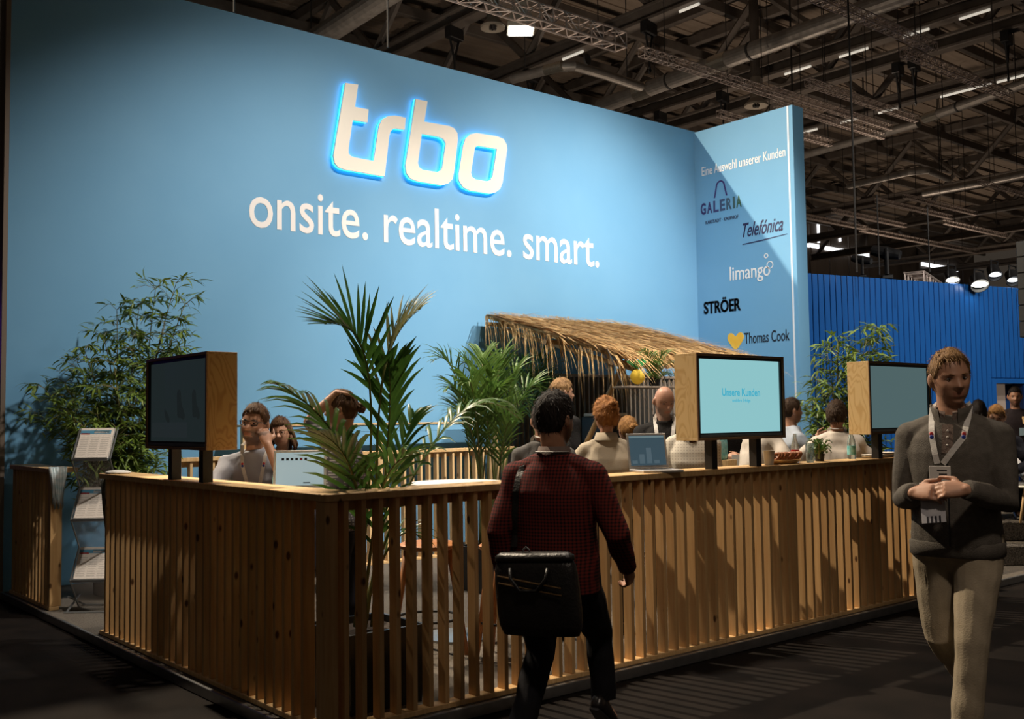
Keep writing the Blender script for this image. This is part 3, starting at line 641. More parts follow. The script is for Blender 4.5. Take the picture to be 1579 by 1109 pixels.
# roof plane: ridge at the wall, eave towards the aisle
RX0, RX1, RY0, RZ0, RY1, RZ1 = 5.32, 7.66, 5.50, 2.76, 3.22, 2.14
e = empty('thatched_roof', (RX0, RY1, ZP), 0, 'straw thatched lean-to roof on bamboo poles against the printed wall', 'roof')
def rp(u, v, h=0.0): return V((RX1-RX0)*u, (RY0-RY1)*(1-v), RZ0+(RZ1-RZ0)*v-ZP+h)        # u along x, v ridge to eave
rg = [[rp(0, 0, 0.0), rp(1, 0, 0.0), rp(1, 1, 0.0), rp(0, 1, 0.0)], [rp(0.01, 0.0, 0.05), rp(0.99, 0, 0.05), rp(0.99, 0.98, 0.05), rp(0.01, 0.98, 0.05)]]
MB().loft(rg).build('thatch_bed', M_straw, e)
rn = random.Random(4); st = MB()
def straw(p, d, L_, w, sag):
    p = V(p); d = V(d).normalized(); s = d.cross(V(0, 0, 1)).normalized()*w
    q = p+d*(L_*0.55)-V(0, 0, sag*L_*0.25); r = p+d*L_*0.95-V(0, 0, sag*L_)
    st.add([p-s, p+s, q+s*0.8, q-s*0.8, r], [(0, 1, 2, 3), (3, 2, 4)])
ds = (rp(0, 1)-rp(0, 0)).normalized()
for i in range(5200):
    v = rn.random()**0.9; u = rn.uniform(-0.005, 1.005)
    d = ds + V(rn.gauss(0, 0.2), 0, rn.gauss(0.05, 0.08)); L_ = rn.uniform(0.25, 0.6)
    if v > 0.8: sag = rn.uniform(0.0, 0.35)
    else: sag = rn.uniform(0, 0.03)
    straw(rp(u, v*0.98, 0.045+rn.uniform(0, 0.06)), d, L_, rn.uniform(0.005, 0.012), sag)
for i in range(170):      # fringe along the eave
    straw(rp(rn.random(), rn.uniform(0.93, 1.0), 0.03), ds+V(rn.gauss(0, 0.3), 0, rn.gauss(-0.15, 0.2)), rn.uniform(0.22, 0.5), rn.uniform(0.004, 0.008), rn.uniform(0.15, 0.8))
for i in range(130):      # fringe over the left gable edge
    v = rn.random(); straw(rp(0.0, v, 0.03), V(rn.uniform(-0.5, 0.15), rn.uniform(-0.9, -0.3), -0.5-rn.random()), rn.uniform(0.2, 0.48), rn.uniform(0.004, 0.008), rn.uniform(0.2, 0.7))
for i in range(36):
    straw(rp(rn.uniform(0, 0.08), rn.uniform(0.93, 1), 0.0), V(rn.uniform(-0.1, 0.5), rn.uniform(-0.6, 0), -1), rn.uniform(0.35, 0.62), rn.uniform(0.004, 0.008), 0.2)
st.build('thatch', M_straw, e)['kind'] = 'stuff'
def bam(a, b_, r=0.03):
    a, b_ = V(a), V(b_); n = max(2, int((b_-a).length/0.28)); pts = []; rd = []
    for i in range(n):
        for t, k in ((0.0, 1.12), (0.06, 0.96), (0.94, 0.96)): pts.append(a.lerp(b_, (i+t)/n)); rd.append(r*k)
    pts.append(b_); rd.append(r*1.1)
    return MB().tube(pts, rd, 10)
for v in (0.04, 0.5, 0.96):
    a, b_ = rp(-0.02, v, -0.06), rp(1.01, v, -0.06); bam(a, b_, 0.028).build('purlin', M_bamboo, e, auto=True)
for u in (0.10, 0.5, 0.9): bam(rp(u, 0.0, -0.115), rp(u, 1.0, -0.115), 0.026).build('rafter', M_bamboo, e, auto=True)
for u in (0.03, 0.97): bam(rp(u, 0.965, -0.14), V((RX1-RX0)*u, 1.42, 0.0), 0.032).build('leaning_pole', M_bamboo, e, auto=True)
# hanging shelf with fern, paper pineapple, paper balls
cS = ony(992, 596, 3.02); e = empty('hanging_shelf', cS, 0, 'thin shelf with fern hanging under the thatched roof', 'shelf')
MB().bbox((-0.33, -0.12, -0.02), (0.42, 0.12, 0.0), 0.003).build('board', M_greywood, e)
for x in (-0.3, 0.39): MB().tube([(x, 0, 0), (x, 0.22, 0.40)], 0.005, 6).build('cord', M_cable, e)
def papball(name, p, Y, r, col, label, lobes=14):
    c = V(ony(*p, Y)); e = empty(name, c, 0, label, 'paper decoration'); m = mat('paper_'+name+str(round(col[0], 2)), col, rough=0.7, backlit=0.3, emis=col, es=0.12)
    mb = MB(); n = lobes*4; rings = []
    for i in range(13):
        t = PI*(i+0.3)/12.6
        rings.append([V(r*math.sin(t)*math.cos(2*PI*k/n)*(1+0.07*math.cos(lobes*2*PI*k/n+(i % 2)*PI)), r*math.sin(t)*math.sin(2*PI*k/n)*(1+0.07*math.cos(lobes*2*PI*k/n+(i % 2)*PI)), r*1.1*math.cos(t)) for k in range(n)])
    mb.loft(rings).build('paper_body', m, e, smooth=True); return e, r
e, r = papball('paper_pineapple', (983, 581), 3.02, 0.072, (0.85, 0.60, 0.06), 'yellow honeycomb paper pineapple with green crown on the hanging shelf')
for k in range(12):
    a = k*2*PI/12; rr = 0.028+0.02*(k % 3); MB().add([V(0.02*math.cos(a+.8), 0.02*math.sin(a+.8), 0.085), V(0.02*math.cos(a-.8), 0.02*math.sin(a-.8), 0.085), V(rr*1.7*math.cos(a), rr*1.7*math.sin(a), 0.135+0.02*(k % 2)), V(rr*math.cos(a)*1.0, rr*math.sin(a)*1.0, 0.175+0.02*((k+1) % 2))], [(0, 1, 2), (1, 3, 2), (0, 2, 3)]).build('crown_leaf', mat('paper_green', (0.05, 0.35, 0.10), rough=0.7), e)
MB().tube([(0, 0, 0.078), (0, 0.2, 0.32)], 0.003, 5).build('string', M_cable, e)
for p, col, lab in (((998, 561), (0.80, 0.62, 0.05), 'yellow paper ball hanging under the thatched eave'), ((1013, 563), (0.75, 0.42, 0.32), 'salmon paper ball hanging under the thatched eave'), ((1029, 561), (0.75, 0.05, 0.02), 'red paper ball hanging under the thatched eave')):
    e, r = papball('paper_ball', p, 3.6, 0.055, col, lab, 10)
    MB().tube([(0, 0, 0.058), (0, 0, 0.2)], 0.003, 5).build('string', M_cable, e)

# ---- counter behind the right fence and high tables
def high_table(p, r, label, z=1.10):
    e = empty('high_table', (p[0], p[1], ZP), 0, label, 'table'); h = z-ZP
    MB().lathe([(r*0.98, h-0.03), (r, h-0.02), (r, h-0.006), (r*0.985, h)], 32).build('table_top', M_whitepl, e, auto=True)
    MB().lathe([(0.03, 0.03), (0.03, h-0.031)], 12).build('column', M_alu, e, auto=True); MB().lathe([(0.24, 0.0), (0.24, 0.015), (0.04, 0.029)], 28).build('foot_plate', M_alu, e, auto=True)
high_table((1.781, 1.357), 0.33, 'round white high table right of the corner palm')
high_table((0.40, 1.25), 0.30, 'round white high table carrying the open white laptop', 1.12)
def stool(p, rz, label, hs=0.70):
    e = empty('bar_stool', (p[0], p[1], ZP), rz, label, 'stool', 'wooden bar stools behind the fence')
    MB().lathe([(0.15, hs-0.04), (0.18, hs-0.03), (0.185, hs-0.01), (0.17, hs)], 24).build('seat', M_orange, e, auto=True)
    for k in range(4):
        a = PI/4+k*PI/2; MB().tube([(0.13*math.cos(a), 0.13*math.sin(a), hs-0.04), (0.235*math.cos(a), 0.235*math.sin(a), 0)], [0.022, 0.016], 8).build('leg', M_orange, e, smooth=True)
    MB().tube([(0.2*math.cos(k*PI/12), 0.2*math.sin(k*PI/12), 0.24) for k in range(25)], 0.009, 6).build('foot_ring', M_black, e, smooth=True)
stool((1.30, 1.02), 0.2, 'wooden bar stool seen through the fence just right of the black planter')
stool((1.62, 0.62), 0.6, 'wooden bar stool seen through the fence behind the man in red')

def laptop(p, rz, label, shell, disp, w=0.33, tilt=18, extra=None):
    e = empty('laptop', p, rz, label, 'laptop')      # screen faces local -y
    MB().bbox((-w/2, -0.23, 0), (w/2, 0.0, 0.016), 0.003).build('keyboard_base', shell, e)
    Mx = T(0, 0.0, 0.018) @ Matrix.Rotation(math.radians(-tilt), 4, 'X')
    lid = MB().bbox((-w/2, -0.006, 0), (w/2, 0.0, 0.225), 0.002, Mx).build('lid', shell, e)
    MB().box((-w/2+0.014, -0.0075, 0.018), (w/2-0.014, -0.0062, 0.211), Mx).build('display', disp, lid)
    MB().box((-w/2+0.03, -0.12, 0.0162), (w/2-0.03, -0.02, 0.0175)).build('keys', M_blackpl, e)
    if extra: extra(lid, Mx, w)
    return e
def lap1(lid, Mx, w):
    for k in range(6):
        MB().box((-0.105+k*0.026, -0.0082, 0.165), (-0.09+k*0.026, -0.0077, 0.179), Mx).build('icon', mat('icon_red' if k == 4 else 'icon_dark', (0.25, 0.02, 0.03) if k == 4 else (0.01, 0.01, 0.012)), lid)
    MB().box((0.02, -0.0082, 0.03), (0.06, -0.0077, 0.036), Mx).build('icon', MATS['icon_dark'], lid)
def lap2(lid, Mx, w):
    MB().box((-w/2+0.015, -0.0082, 0.196), (w/2-0.015, -0.0077, 0.206), Mx).build('menu_bar', mat('menu_ink', (0.1, 0.14, 0.16), emis=(0.10, 0.16, 0.18), es=1), lid)
    for k in range(4): MB().box((-0.11+k*0.05, -0.0082, 0.03), (-0.075+k*0.05, -0.0077, 0.05+0.04*((k*7) % 3)), Mx).build('window_block', mat('block_ink', (0.05, 0.08, 0.1), emis=(0.05, 0.085, 0.11), es=1), lid)
laptop((0.43, 1.06, 1.1205), math.radians(-33), 'open white laptop with icons on screen beside the man in glasses', M_whitepl, M_screen_pale, 0.30, 14, lap1)
laptop((2.44, 0.20, 1.1802), math.radians(-24), 'open silver laptop with dark blue screen on the counter behind the right fence', M_silver, M_screen_blue, 0.27, 12, lap2)
def bottle(p, h, label, glass, liquid=None, lab=None, cap=None):
    e = empty('bottle', p, 0, label, 'bottle'); r = h*0.135
    MB().lathe([(r*0.9, 0), (r, 0.01), (r, h*0.5), (r*0.85, h*0.6), (r*0.42, h*0.78), (r*0.38, h*0.94), (r*0.38, h*0.95)], 18).build('glass_body', glass, e, auto=True)
    if liquid: MB().lathe([(r*0.85, 0.006), (r*0.93, 0.015), (r*0.93, h*0.35)], 16).build('drink', liquid, e, auto=True)
    if lab: MB().lathe([(r*1.02, h*0.14), (r*1.02, h*0.42)], 18).build('paper_label', lab, e, auto=True)
    if cap: MB().lathe([(r*0.45, h*0.80), (r*0.47, h*0.81), (r*0.47, h), (r*0.4, h*1.0)], 16).build('cap', cap, e, auto=True)
M_turq = mat('turquoise_label', (0.10, 0.50, 0.52), (0.35, 0.65, 0.66), sc=30, rough=0.5)
M_redlab = mat('red_label', (0.60, 0.03, 0.02), rough=0.5)
ZC = 1.1802
bottle((4.68, 0.15, ZC), 0.24, 'clear water bottle with turquoise cap near the dim teal screen', M_glass, None, M_turq, M_turq)
bottle((3.45, 0.15, ZC), 0.20, 'open glass bottle with red drink left of the pretzels', M_glass, mat('red_drink', (0.5, 0.06, 0.02), rough=0.2), None)
bottle((3.93, 0.14, ZC), 0.22, 'open glass bottle with red label right behind the pretzels', M_glass, None, M_redlab)
bottle((0.36, 1.20, 1.1205), 0.19, 'water bottle with turquoise label in front of the man in glasses', M_glass, None, M_turq, M_turq)
for p, lab in (((3.52, 0.07, ZC), 'paper cup beside the pretzels'), ):
    MB().lathe([(0.03, 0), (0.042, 0.095), (0.044, 0.1), (0.038, 0.1), (0.028, 0.01)], 18).xform(T(*p)).build('paper_cup', M_ceram, auto=True)
    tag(bpy.data.objects['paper_cup'], lab, 'cup')
MB().lathe([(0.026, 0), (0.032, 0.14), (0.031, 0.14), (0.025, 0.01)], 18).xform(T(3.98, 0.05, ZC)).build('drinking_glass', M_glass, auto=True)
tag(bpy.data.objects['drinking_glass'], 'empty drinking glass in front of the pretzels', 'glass')
e = empty('bread_basket', (3.72, 0.10, ZC), 0, 'shallow wicker basket under the pretzels', 'basket')
MB().lathe([(0.10, 0), (0.135, 0.02), (0.14, 0.03), (0.135, 0.032), (0.095, 0.008)], 28, Matrix.Diagonal((1.2, 0.72, 1, 1))).build('bowl', M_bamboo, e, auto=True)
M_bread = mat('baked_crust', (0.28, 0.09, 0.025), (0.17, 0.045, 0.012), sc=14, rough=0.4)
rn = random.Random(9)
for k in range(9):
    x = -0.128+k*0.032; mb = MB(); pts = []
    for i in range(29):
        t = 2*PI*i/28; pts.append((0.045*math.sin(t)*0.25+0.008*math.sin(2*t), 0.05*math.cos(t), 0.05+0.03*math.sin(t)+0.010*math.cos(2*t)))
    o = MB().tube(pts, 0.0105, 8).build('pretzel', M_bread, None, smooth=True); o.location = (3.72+x, 0.10+rn.uniform(-0.006, 0.006), ZC+0.012); o.rotation_euler = (0.0, 0.45, 0.1)
    tag(o, 'brown pretzel in the row filling the wicker basket', 'pretzel', 'pretzels in the basket')
for k, p in enumerate(((4.93, 0.12), (5.12, 0.12))):
    for j in range(2+k):
        o = MB().lathe([(0.05, 0), (0.085, 0.012), (0.088, 0.014), (0.05, 0.006)], 24).xform(T(p[0], p[1], ZC+j*0.013)).build('saucer', M_ceram, auto=True)
        tag(o, 'white saucer stacked right of the water bottle', 'saucer', 'saucers on the counter')
# ---- zig-zag brochure stand with newspapers
rc = V(onz(128, 941, ZP)); e = empty('brochure_stand', (0.30, 4.20, ZP), math.radians(-40), 'folding zigzag brochure stand holding newspapers, beside the bamboo', 'brochure stand')
Zs = [0.24, 0.715, 1.19]; wB = 0.14
for i, z in enumerate(Zs):       # shelves lean back; lip at the front bottom (local -y is the front)
    lo, hi = V(0, -0.10, z), V(0, 0.04, z+0.24)
    mb = MB(); a, b_ = V(-wB, *lo.yz), V(wB, *lo.yz); c, d = V(wB, *hi.yz), V(-wB, *hi.yz); nrm = V(0, -0.86, 0.50)*0.004
    mb.loft([[a, b_, c, d], [a+nrm, b_+nrm, c+nrm, d+nrm]]).build('tray', M_silver, e)
    MB().bbox((-wB, -0.13, z-0.012), (wB, -0.102, z+0.012), 0.003).build('lip', M_alu, e)
    n0 = V(0, -0.86, 0.50)
    pa = MB(); g = 0.012; k0, k1 = 0.03, 0.99
    q = [V(-wB+g, *lo.lerp(hi, k0).yz), V(wB-g, *lo.lerp(hi, k0).yz), V(wB-g, *lo.lerp(hi, k1).yz), V(-wB+g, *lo.lerp(hi, k1).yz)]
    pa.loft([[v+n0*0.006 for v in q], [v+n0*0.016 for v in q]])
    np_ = pa.build('newspaper', M_paper); np_.parent = None; np_.matrix_world = T(0.30, 4.20, ZP) @ Rz(math.radians(-40))
    tag(np_, ['newspaper on the lowest tray of the brochure stand', 'newspaper on the middle tray of the brochure stand', 'newspaper with blue title band on the top tray of the brochure stand'][i], 'newspaper')
    def strip(u0, u1, v0, v1, m, nm):
        f_ = lambda u, v: V(-wB+g+u*(2*wB-2*g), *lo.lerp(hi, k0+(k1-k0)*v).yz)+n0*0.0163
        h_ = n0*0.0004
        q_ = [f_(u0, v0), f_(u1, v0), f_(u1, v1), f_(u0, v1)]; MB().loft([q_, [v_+h_ for v_ in q_]]).build(nm, m, np_)
    strip(0.0, 0.95, 0.80, 0.92, mat('title_blue', (0.08, 0.27, 0.42), rough=0.7), 'title_band'); strip(0.02, 0.3, 0.78, 0.83, mat('title_red', (0.4, 0.05, 0.04), rough=0.7), 'title_print')
    strip(0.42, 0.9, 0.82, 0.90, M_paper, 'title_print')
    for r_ in range(9):
        for c_ in range(3): strip(0.05+c_*0.32, 0.30+c_*0.32, 0.08+r_*0.072, 0.105+r_*0.072, mat('text_grey', (0.56, 0.51, 0.46), rough=0.8), 'text_column')
    # return panel going back to the tray below
    top = V(0, -0.10, z-0.014); bot = V(0, 0.04, z-0.23)
    MB().loft([[V(-wB, *top.yz), V(wB, *top.yz), V(wB, *bot.yz), V(-wB, *bot.yz)], [V(-wB, top.y+.004, top.z), V(wB, top.y+.004, top.z), V(wB, bot.y+.004, bot.z), V(-wB, bot.y+.004, bot.z)]]).build('return_panel', mat('clear_panel', (0.45, 0.42, 0.40), rough=0.15, alpha=0.32), e)
    for s in (-1, 1):
        MB().tube([(s*(wB+0.012), -0.11, z), (s*(wB+0.012), 0.05, z+0.245)], 0.007, 6).build('side_rod', M_alu, e)
        MB().tube([(s*(wB+0.012), -0.11, z), (s*(wB+0.012), 0.05, z-0.225)], 0.007, 6).build('side_rod', M_alu, e)
for s in (-1, 1): MB().tube([(s*0.15, 0.07, 0.105), (s*0.15, -0.17, 0.01)], 0.008, 6).tube([(s*0.15, -0.14, 0.12), (s*0.15, 0.16, 0.01)], 0.008, 6).build('leg', M_alu, e)
MB().bbox((-0.17, -0.19, 0), (0.17, -0.165, 0.012), 0.003).build('foot_bar', M_alu, e); MB().bbox((-0.17, 0.15, 0), (0.17, 0.175, 0.012), 0.003).build('foot_bar', M_alu, e)
# ---- draped cloths on the fence ends
def drape(name, c, w, label, m, lens, seed, nrm):
    rn = random.Random(seed); mb = MB(); n = 22; rings = []
    for j in range(len(lens)):
        t = j/(len(lens)-1)
        rings.append([V(c)+V(nrm).normalized()*(0.012+0.010*math.sin(i*1.7+j*0.4)+lens[j][1])+V(nrm).normalized().cross(V(0, 0, 1))*((i/(n-1)-0.5)*w*(1-0.35*t+0.12*math.sin(j*1.3)))+V(0, 0, lens[j][0]-0.03*math.sin(i*0.9)*t) for i in range(n)])
    back = [[p-V(nrm).normalized()*0.004 for p in r][::-1] for r in rings]
    mb.loft([r+b_ for r, b_ in zip(rings, back)]); o = mb.build(name, m, smooth=True); return tag(o, label, 'cloth')
drape('plastic_wrap', (0.05, 4.36-0.004, 1.18), 0.13, 'crumpled pale blue plastic wrap hanging over the short fence post', mat('pale_wrap', (0.30, 0.42, 0.46), (0.55, 0.58, 0.58), sc=25, rough=0.2), [(0.012, -0.03), (0.008, 0.0), (-0.08, 0.01), (-0.16, 0.012), (-0.24, 0.005), (-0.30, 0.0)], 3, (0, -1, 0))
o = MB().ell((0.07, 3.02, 1.188), (0.08, 0.13, 0.016), 20, 8).build('white_cloth', mat('white_cloth', (0.72, 0.70, 0.66), rough=0.8, bump=0.6, bsc=25), smooth=True); tag(o, 'folded white cloth lying on the far end of the left fence', 'cloth')
drape('dark_jacket', (0.10, 3.172, 1.176), 0.17, 'dark cloth hanging at the far end of the left fence', mat('dark_cloth', (0.05, 0.06, 0.05), (0.13, 0.13, 0.11), sc=14, rough=0.9), [(0.0, 0.0), (-0.1, 0.012), (-0.25, 0.01), (-0.4, 0.012), (-0.5, 0.004)], 5, (0, 1, 0))
# ---- stepped stage of the neighbouring stand at the right
sa = aw
org2 = V(7.10, 0.62, 0)
M2 = T(org2.x, org2.y, 0) @ Rz(math.radians(-38))
struct('floor_step_1', MB().bbox((0, 0, ZP+0.0005), (6.0, 3.0, ZP+0.19), 0.012, M2), M_step); struct('floor_step_2', MB().bbox((0.0, 0.36, ZP+0.1905), (6.0, 5.5, ZP+0.38), 0.012, M2), M_step)
ZS = ZP+0.38
fence('slatted_fence', V(6.25, 1.0, ZP), math.radians(-2), 0.95, 'short pale slat fence behind the post of the dim teal screen', top=1.15, cap_in=0.05, end_post=False, m=M_lightwood)
e = fence('slatted_fence', V(*(M2 @ V(2.2, 2.7, ZS))), math.radians(-38), 3.0, 'pale slat fence behind the seated people at the right edge', top=ZS+1.03, base=ZS, cap_in=0.05, end_post=False, m=M_lightwood)
c = V(atd(1594, 747, 10.2)); c.z = ZS; e = empty('side_table', c, 0.4, 'round white side table with pale splayed legs at the right edge', 'table')
MB().lathe([(0.24, 0.34), (0.255, 0.35), (0.255, 0.36), (0.24, 0.365)], 32).build('table_top', M_whitepl, e, auto=True)
for k in range(3): a = k*2*PI/3+0.5; MB().tube([(0.14*math.cos(a), 0.14*math.sin(a), 0.34), (0.25*math.cos(a), 0.25*math.sin(a), 0)], [0.018, 0.012], 8).build('leg', M_lightwood, e, smooth=True)
# ================================================================ plants
M_bleaf = mat('bamboo_leaf', (0.22, 0.30, 0.05), (0.09, 0.16, 0.026), sc=14, rough=0.45, backlit=0.25)
M_bstem = mat('bamboo_stem', (0.16, 0.14, 0.05), rough=0.6)
M_pleaf = mat('palm_leaf', (0.075, 0.175, 0.030), (0.035, 0.10, 0.018), sc=7, rough=0.38, backlit=0.22)
M_pleaf2 = mat('dry_palm_leaf', (0.20, 0.19, 0.06), (0.10, 0.13, 0.03), sc=7, rough=0.45, backlit=0.3)
M_areca = mat('areca_leaf', (0.12, 0.21, 0.038), (0.055, 0.125, 0.022), sc=9, rough=0.45, backlit=0.25)
M_pstem = mat('palm_stem', (0.14, 0.19, 0.05), (0.20, 0.17, 0.06), sc=8, rough=0.5)
M_pot = mat('black_planter', (0.008, 0.008, 0.009), rough=0.4)
M_soil = mat('soil', (0.03, 0.02, 0.014), rough=0.95, bump=0.8, bsc=60)
def planter(parent, w, h, z0=0.0):
    MB().loft([[V(sx*w*k, sy*w*k, z) for sx, sy in ((-1, -1), (1, -1), (1, 1), (-1, 1))] for k, z in ((0.46, 0), (0.5, h-0.02), (0.5, h), (0.46, h), (0.45, h-0.04))]).build('planter', M_pot, parent)
    MB().box((-w*0.44, -w*0.44, h-0.05), (w*0.44, w*0.44, h-0.035)).build('soil', M_soil, parent)
def leaf_quad(mb, p, d, n, L_, w, bend=0.15):
    d = d.normalized(); s = d.cross(n).normalized(); n = s.cross(d)
    m1 = p+d*(L_*0.35)-n*(bend*L_*0.05); m2 = p+d*(L_*0.7)-n*(bend*L_*0.35); t = p+d*L_-n*(bend*L_)
    mb.add([p, m1-s*w, m1+s*w, m2-s*w*0.75, m2+s*w*0.75, t], [(0, 1, 2), (1, 3, 4, 2), (3, 5, 4)])
def bamboo(base, tips, seed, label, nleaf, pot, leafL=0.105, twig=0.34):
    """base: foot of the clump; tips: world points that the culms reach"""
    rn = random.Random(seed); b = V(base); e = empty('potted_bamboo', b, 0, label, 'plant')
    planter(e, *pot); z0 = pot[1]-0.04
    lf = MB(); tw = MB(); segs = []
    for tp in tips:
        t = V(tp)-b; s = V(rn.uniform(-0.1, 0.1), rn.uniform(-0.1, 0.1), z0); m = V(s.x*0.6+t.x*0.35, s.y*0.6+t.y*0.35, s.z+(t.z-s.z)*0.62)
        pts = []
        for i in range(13):
            k = i/12; pts.append(s*(1-k)**2+m*(2*k*(1-k))+t*k*k)
        MB().tube(pts, [0.011*(1-0.75*i/12) for i in range(13)], 6).build('culm', M_bstem, e, smooth=True)
        for i in range(4, 13): segs.append((pts[i], pts[i]-pts[i-1], i/12))
    per = max(1, nleaf//(len(segs)*4*6))
    for p, dr, k in segs:
        for _ in range(4):
            a = rn.uniform(0, 2*PI); out = V(math.cos(a), math.sin(a), rn.uniform(-0.1, 0.7)).normalized(); L_ = twig*rn.uniform(0.35, 1.0)*(1.25-0.55*k)
            q = p+out*L_-V(0, 0, 0.06*L_); tw.tube([p, p.lerp(q, 0.5)+V(0, 0, 0.03), q], [0.003, 0.0025, 0.0015], 3)
            for j in range(6*per):
                t = rn.uniform(0.25, 1.0); c = p.lerp(q, t)+V(0, 0, 0.03*math.sin(t*PI)); a2 = a+rn.gauss(0, 0.9)
                d = V(math.cos(a2), math.sin(a2), rn.gauss(0.0, 0.45)); leaf_quad(lf, c, d, V(rn.gauss(0, 0.4), rn.gauss(0, 0.4), 1), leafL*rn.uniform(0.6, 1.25), leafL*0.085, rn.uniform(0.1, 0.5))
    tw.build('twigs', M_bstem, e)['kind'] = 'stuff'; lf.build('foliage', M_bleaf, e)['kind'] = 'stuff'
    return e
Yb = 4.72
tipsL = [ony(x, y, Yb+dy) for x, y, dy in ((272, 436, 0), (240, 445, 0.15), (285, 470, -0.15), (215, 470, 0.1), (255, 500, 0), (180, 478, 0.2), (275, 528, -0.1), (160, 520, 0.2), (205, 520, 0), (130, 540, 0.1), (235, 560, -0.1), (175, 560, -0.2), (140, 590, 0.2), (100, 590, 0.1), (210, 610, -0.2), (150, 640, -0.1), (70, 600, 0.2), (180, 660, -0.3), (110, 640, 0.0), (230, 650, 0), (85, 620, 0.1), (95, 665, 0.1), (130, 660, -0.2), (200, 690, -0.2), (60, 640, 0.3), (160, 690, -0.1), (255, 560, 0.1), (120, 560, 0.2), (190, 590, 0.2))]
bamboo((0.72, 4.72, ZP), tipsL, 11, 'tall bushy bamboo in front of the wall at the left, beside the brochure stand', 9600, (0.44, 0.40), 0.125)
# low side shoots leaning to the left edge
tipsR = [atd(x, y, 10.9+d) for x, y, d in ((1358, 510, 0), (1345, 515, .1), (1335, 530, -.1), (1292, 528, 0), (1275, 540, .1), (1310, 560, 0), (1260, 575, .1), (1370, 560, 0), (1285, 600, -.1), (1320, 600, .1), (1248, 620, 0), (1300, 640, 0), (1265, 640, .1), (1345, 600, 0), (1350, 650, 0), (1275, 670, 0))]
bR = V(atd(1300, 700, 10.9)); bR.z = ZP
bamboo((bR.x, bR.y, ZP), tipsR, 12, 'bamboo at the right in front of the blue ribbed wall, behind the screens', 5600, (0.42, 0.40), 0.14, 0.36)
tipsS_ = [ony(x, y, 5.0) for x, y in ((12, 655), (35, 662), (22, 690), (55, 700))]

def frond(parent, pts, L0, n, w, seed, m, droop=0.5, split_from=0.12, angle=58, each=True, vee=0.35, twist=0.0, up=None):
    """pinnate palm leaf: pts are rachis control points (local), leaflets on both sides"""
    rn = random.Random(seed); P0 = [V(p) for p in pts]; K = len(P0)-1
    def at(t):      # Bezier of any order
        q = list(P0)
        while len(q) > 1: q = [q[i].lerp(q[i+1], t) for i in range(len(q)-1)]
        return q[0]
    R_ = [at(i/16) for i in range(17)]
    f = MB().tube(R_, [0.011*(1-0.85*i/16) for i in range(17)], 5).build('frond', M_pstem, parent, smooth=True)
    allm = MB()
    for i in range(n):
        t = split_from+(1-split_from)*(i+0.5)/n; p = at(t); d = (at(min(1, t+0.02))-at(max(0, t-0.02))).normalized()
        upv = V(up) if up else V(0, 0, 1)
        s = d.cross(upv);
        s = s.normalized() if s.length > 0.05 else V(1, 0, 0)
        nn = s.cross(d).normalized()
        env = math.sin(PI*min(1, 0.18+0.80*(t-split_from)/(1-split_from)))**0.7
        L_ = L0*env*rn.uniform(0.85, 1.12)
        for sg in (-1, 1):
            an = math.radians(angle*(1-0.55*t)+rn.gauss(0, 5)); dd = (d*math.cos(an)+(s*sg*math.cos(vee)+nn*math.sin(vee))*math.sin(an)).normalized()
            mb = MB() if each else allm; M = 5; ww = w*rn.uniform(0.85, 1.1); side = dd.cross(nn).normalized()
            vs = []; q = V(p); dc = V(dd)
            for k in range(M+1):
                u = k/M; wk = ww*(0.35+0.65*math.sin(PI*min(1, 0.12+u*0.55)))*(1-u**3)+0.0006
                sd = (side-dc*side.dot(dc)).normalized(); nr = sd.cross(dc)
                vs += [q-sd*wk+nr*wk*0.35, q, q+sd*wk+nr*wk*0.35]
                dc = (dc+V(0, 0, -droop*u*0.42)).normalized(); q = q+dc*(L_/M)
            fs = []
            for k in range(M): fs += [(3*k, 3*k+1, 3*k+4, 3*k+3), (3*k+1, 3*k+2, 3*k+5, 3*k+4)]
            mb.add(vs, fs)
            if each:
                o = mb.build('leaflet', m, f, smooth=True)
    if not each: allm.build('leaflets', m, f, smooth=True)
    return f
def lp(base, x, y, d): return V(atd(x, y, d))-V(base)
# corner palm in the black planter
pb = V(0.47, 0.42, ZP); e = empty('potted_palm', pb, 0, 'big kentia palm in a black planter behind the fence corner', 'plant')
planter(e, 0.46, 0.40)
fb = V(0, 0, 0.38); D0 = 5.4
def F(pts, **k): frond(e, [fb+V(random.Random(k['seed']).uniform(-.05, .05), random.Random(k['seed']+1).uniform(-.05, .05), 0)]+[lp(pb, *p) for p in pts], **k)
F([(568, 800, 5.4), (590, 560, 5.4), (572, 490, 5.3), (500, 500, 5.25)], L0=0.40, n=17, w=0.016, seed=1, m=M_pleaf, droop=0.12, split_from=0.57)
F([(585, 820, 5.4), (570, 600, 5.45), (585, 520, 5.5), (650, 475, 5.6)], L0=0.34, n=14, w=0.016, seed=2, m=M_pleaf2, droop=0.45, split_from=0.55)
F([(566, 800, 5.4), (560, 700, 5.3), (500, 628, 5.1), (424, 590, 5.0)], L0=0.34, n=16, w=0.015, seed=3, m=M_pleaf, droop=1.0, split_from=0.42, vee=0.05)
F([(590, 820, 5.5), (640, 700, 5.6), (720, 560, 5.8), (800, 645, 6.1)], L0=0.30, n=16, w=0.014, seed=4, m=M_pleaf, droop=1.7, split_from=0.42)
F([(565, 830, 5.4), (560, 720, 5.3), (530, 690, 5.2), (495, 668, 5.1)], L0=0.34, n=14, w=0.016, seed=5, m=M_pleaf, droop=0.7, split_from=0.32, vee=0.0)
F([(585, 830, 5.5), (600, 690, 5.5), (606, 590, 5.5), (598, 560, 5.45)], L0=0.32, n=15, w=0.017, seed=6, m=M_pleaf, droop=0.5, split_from=0.50)
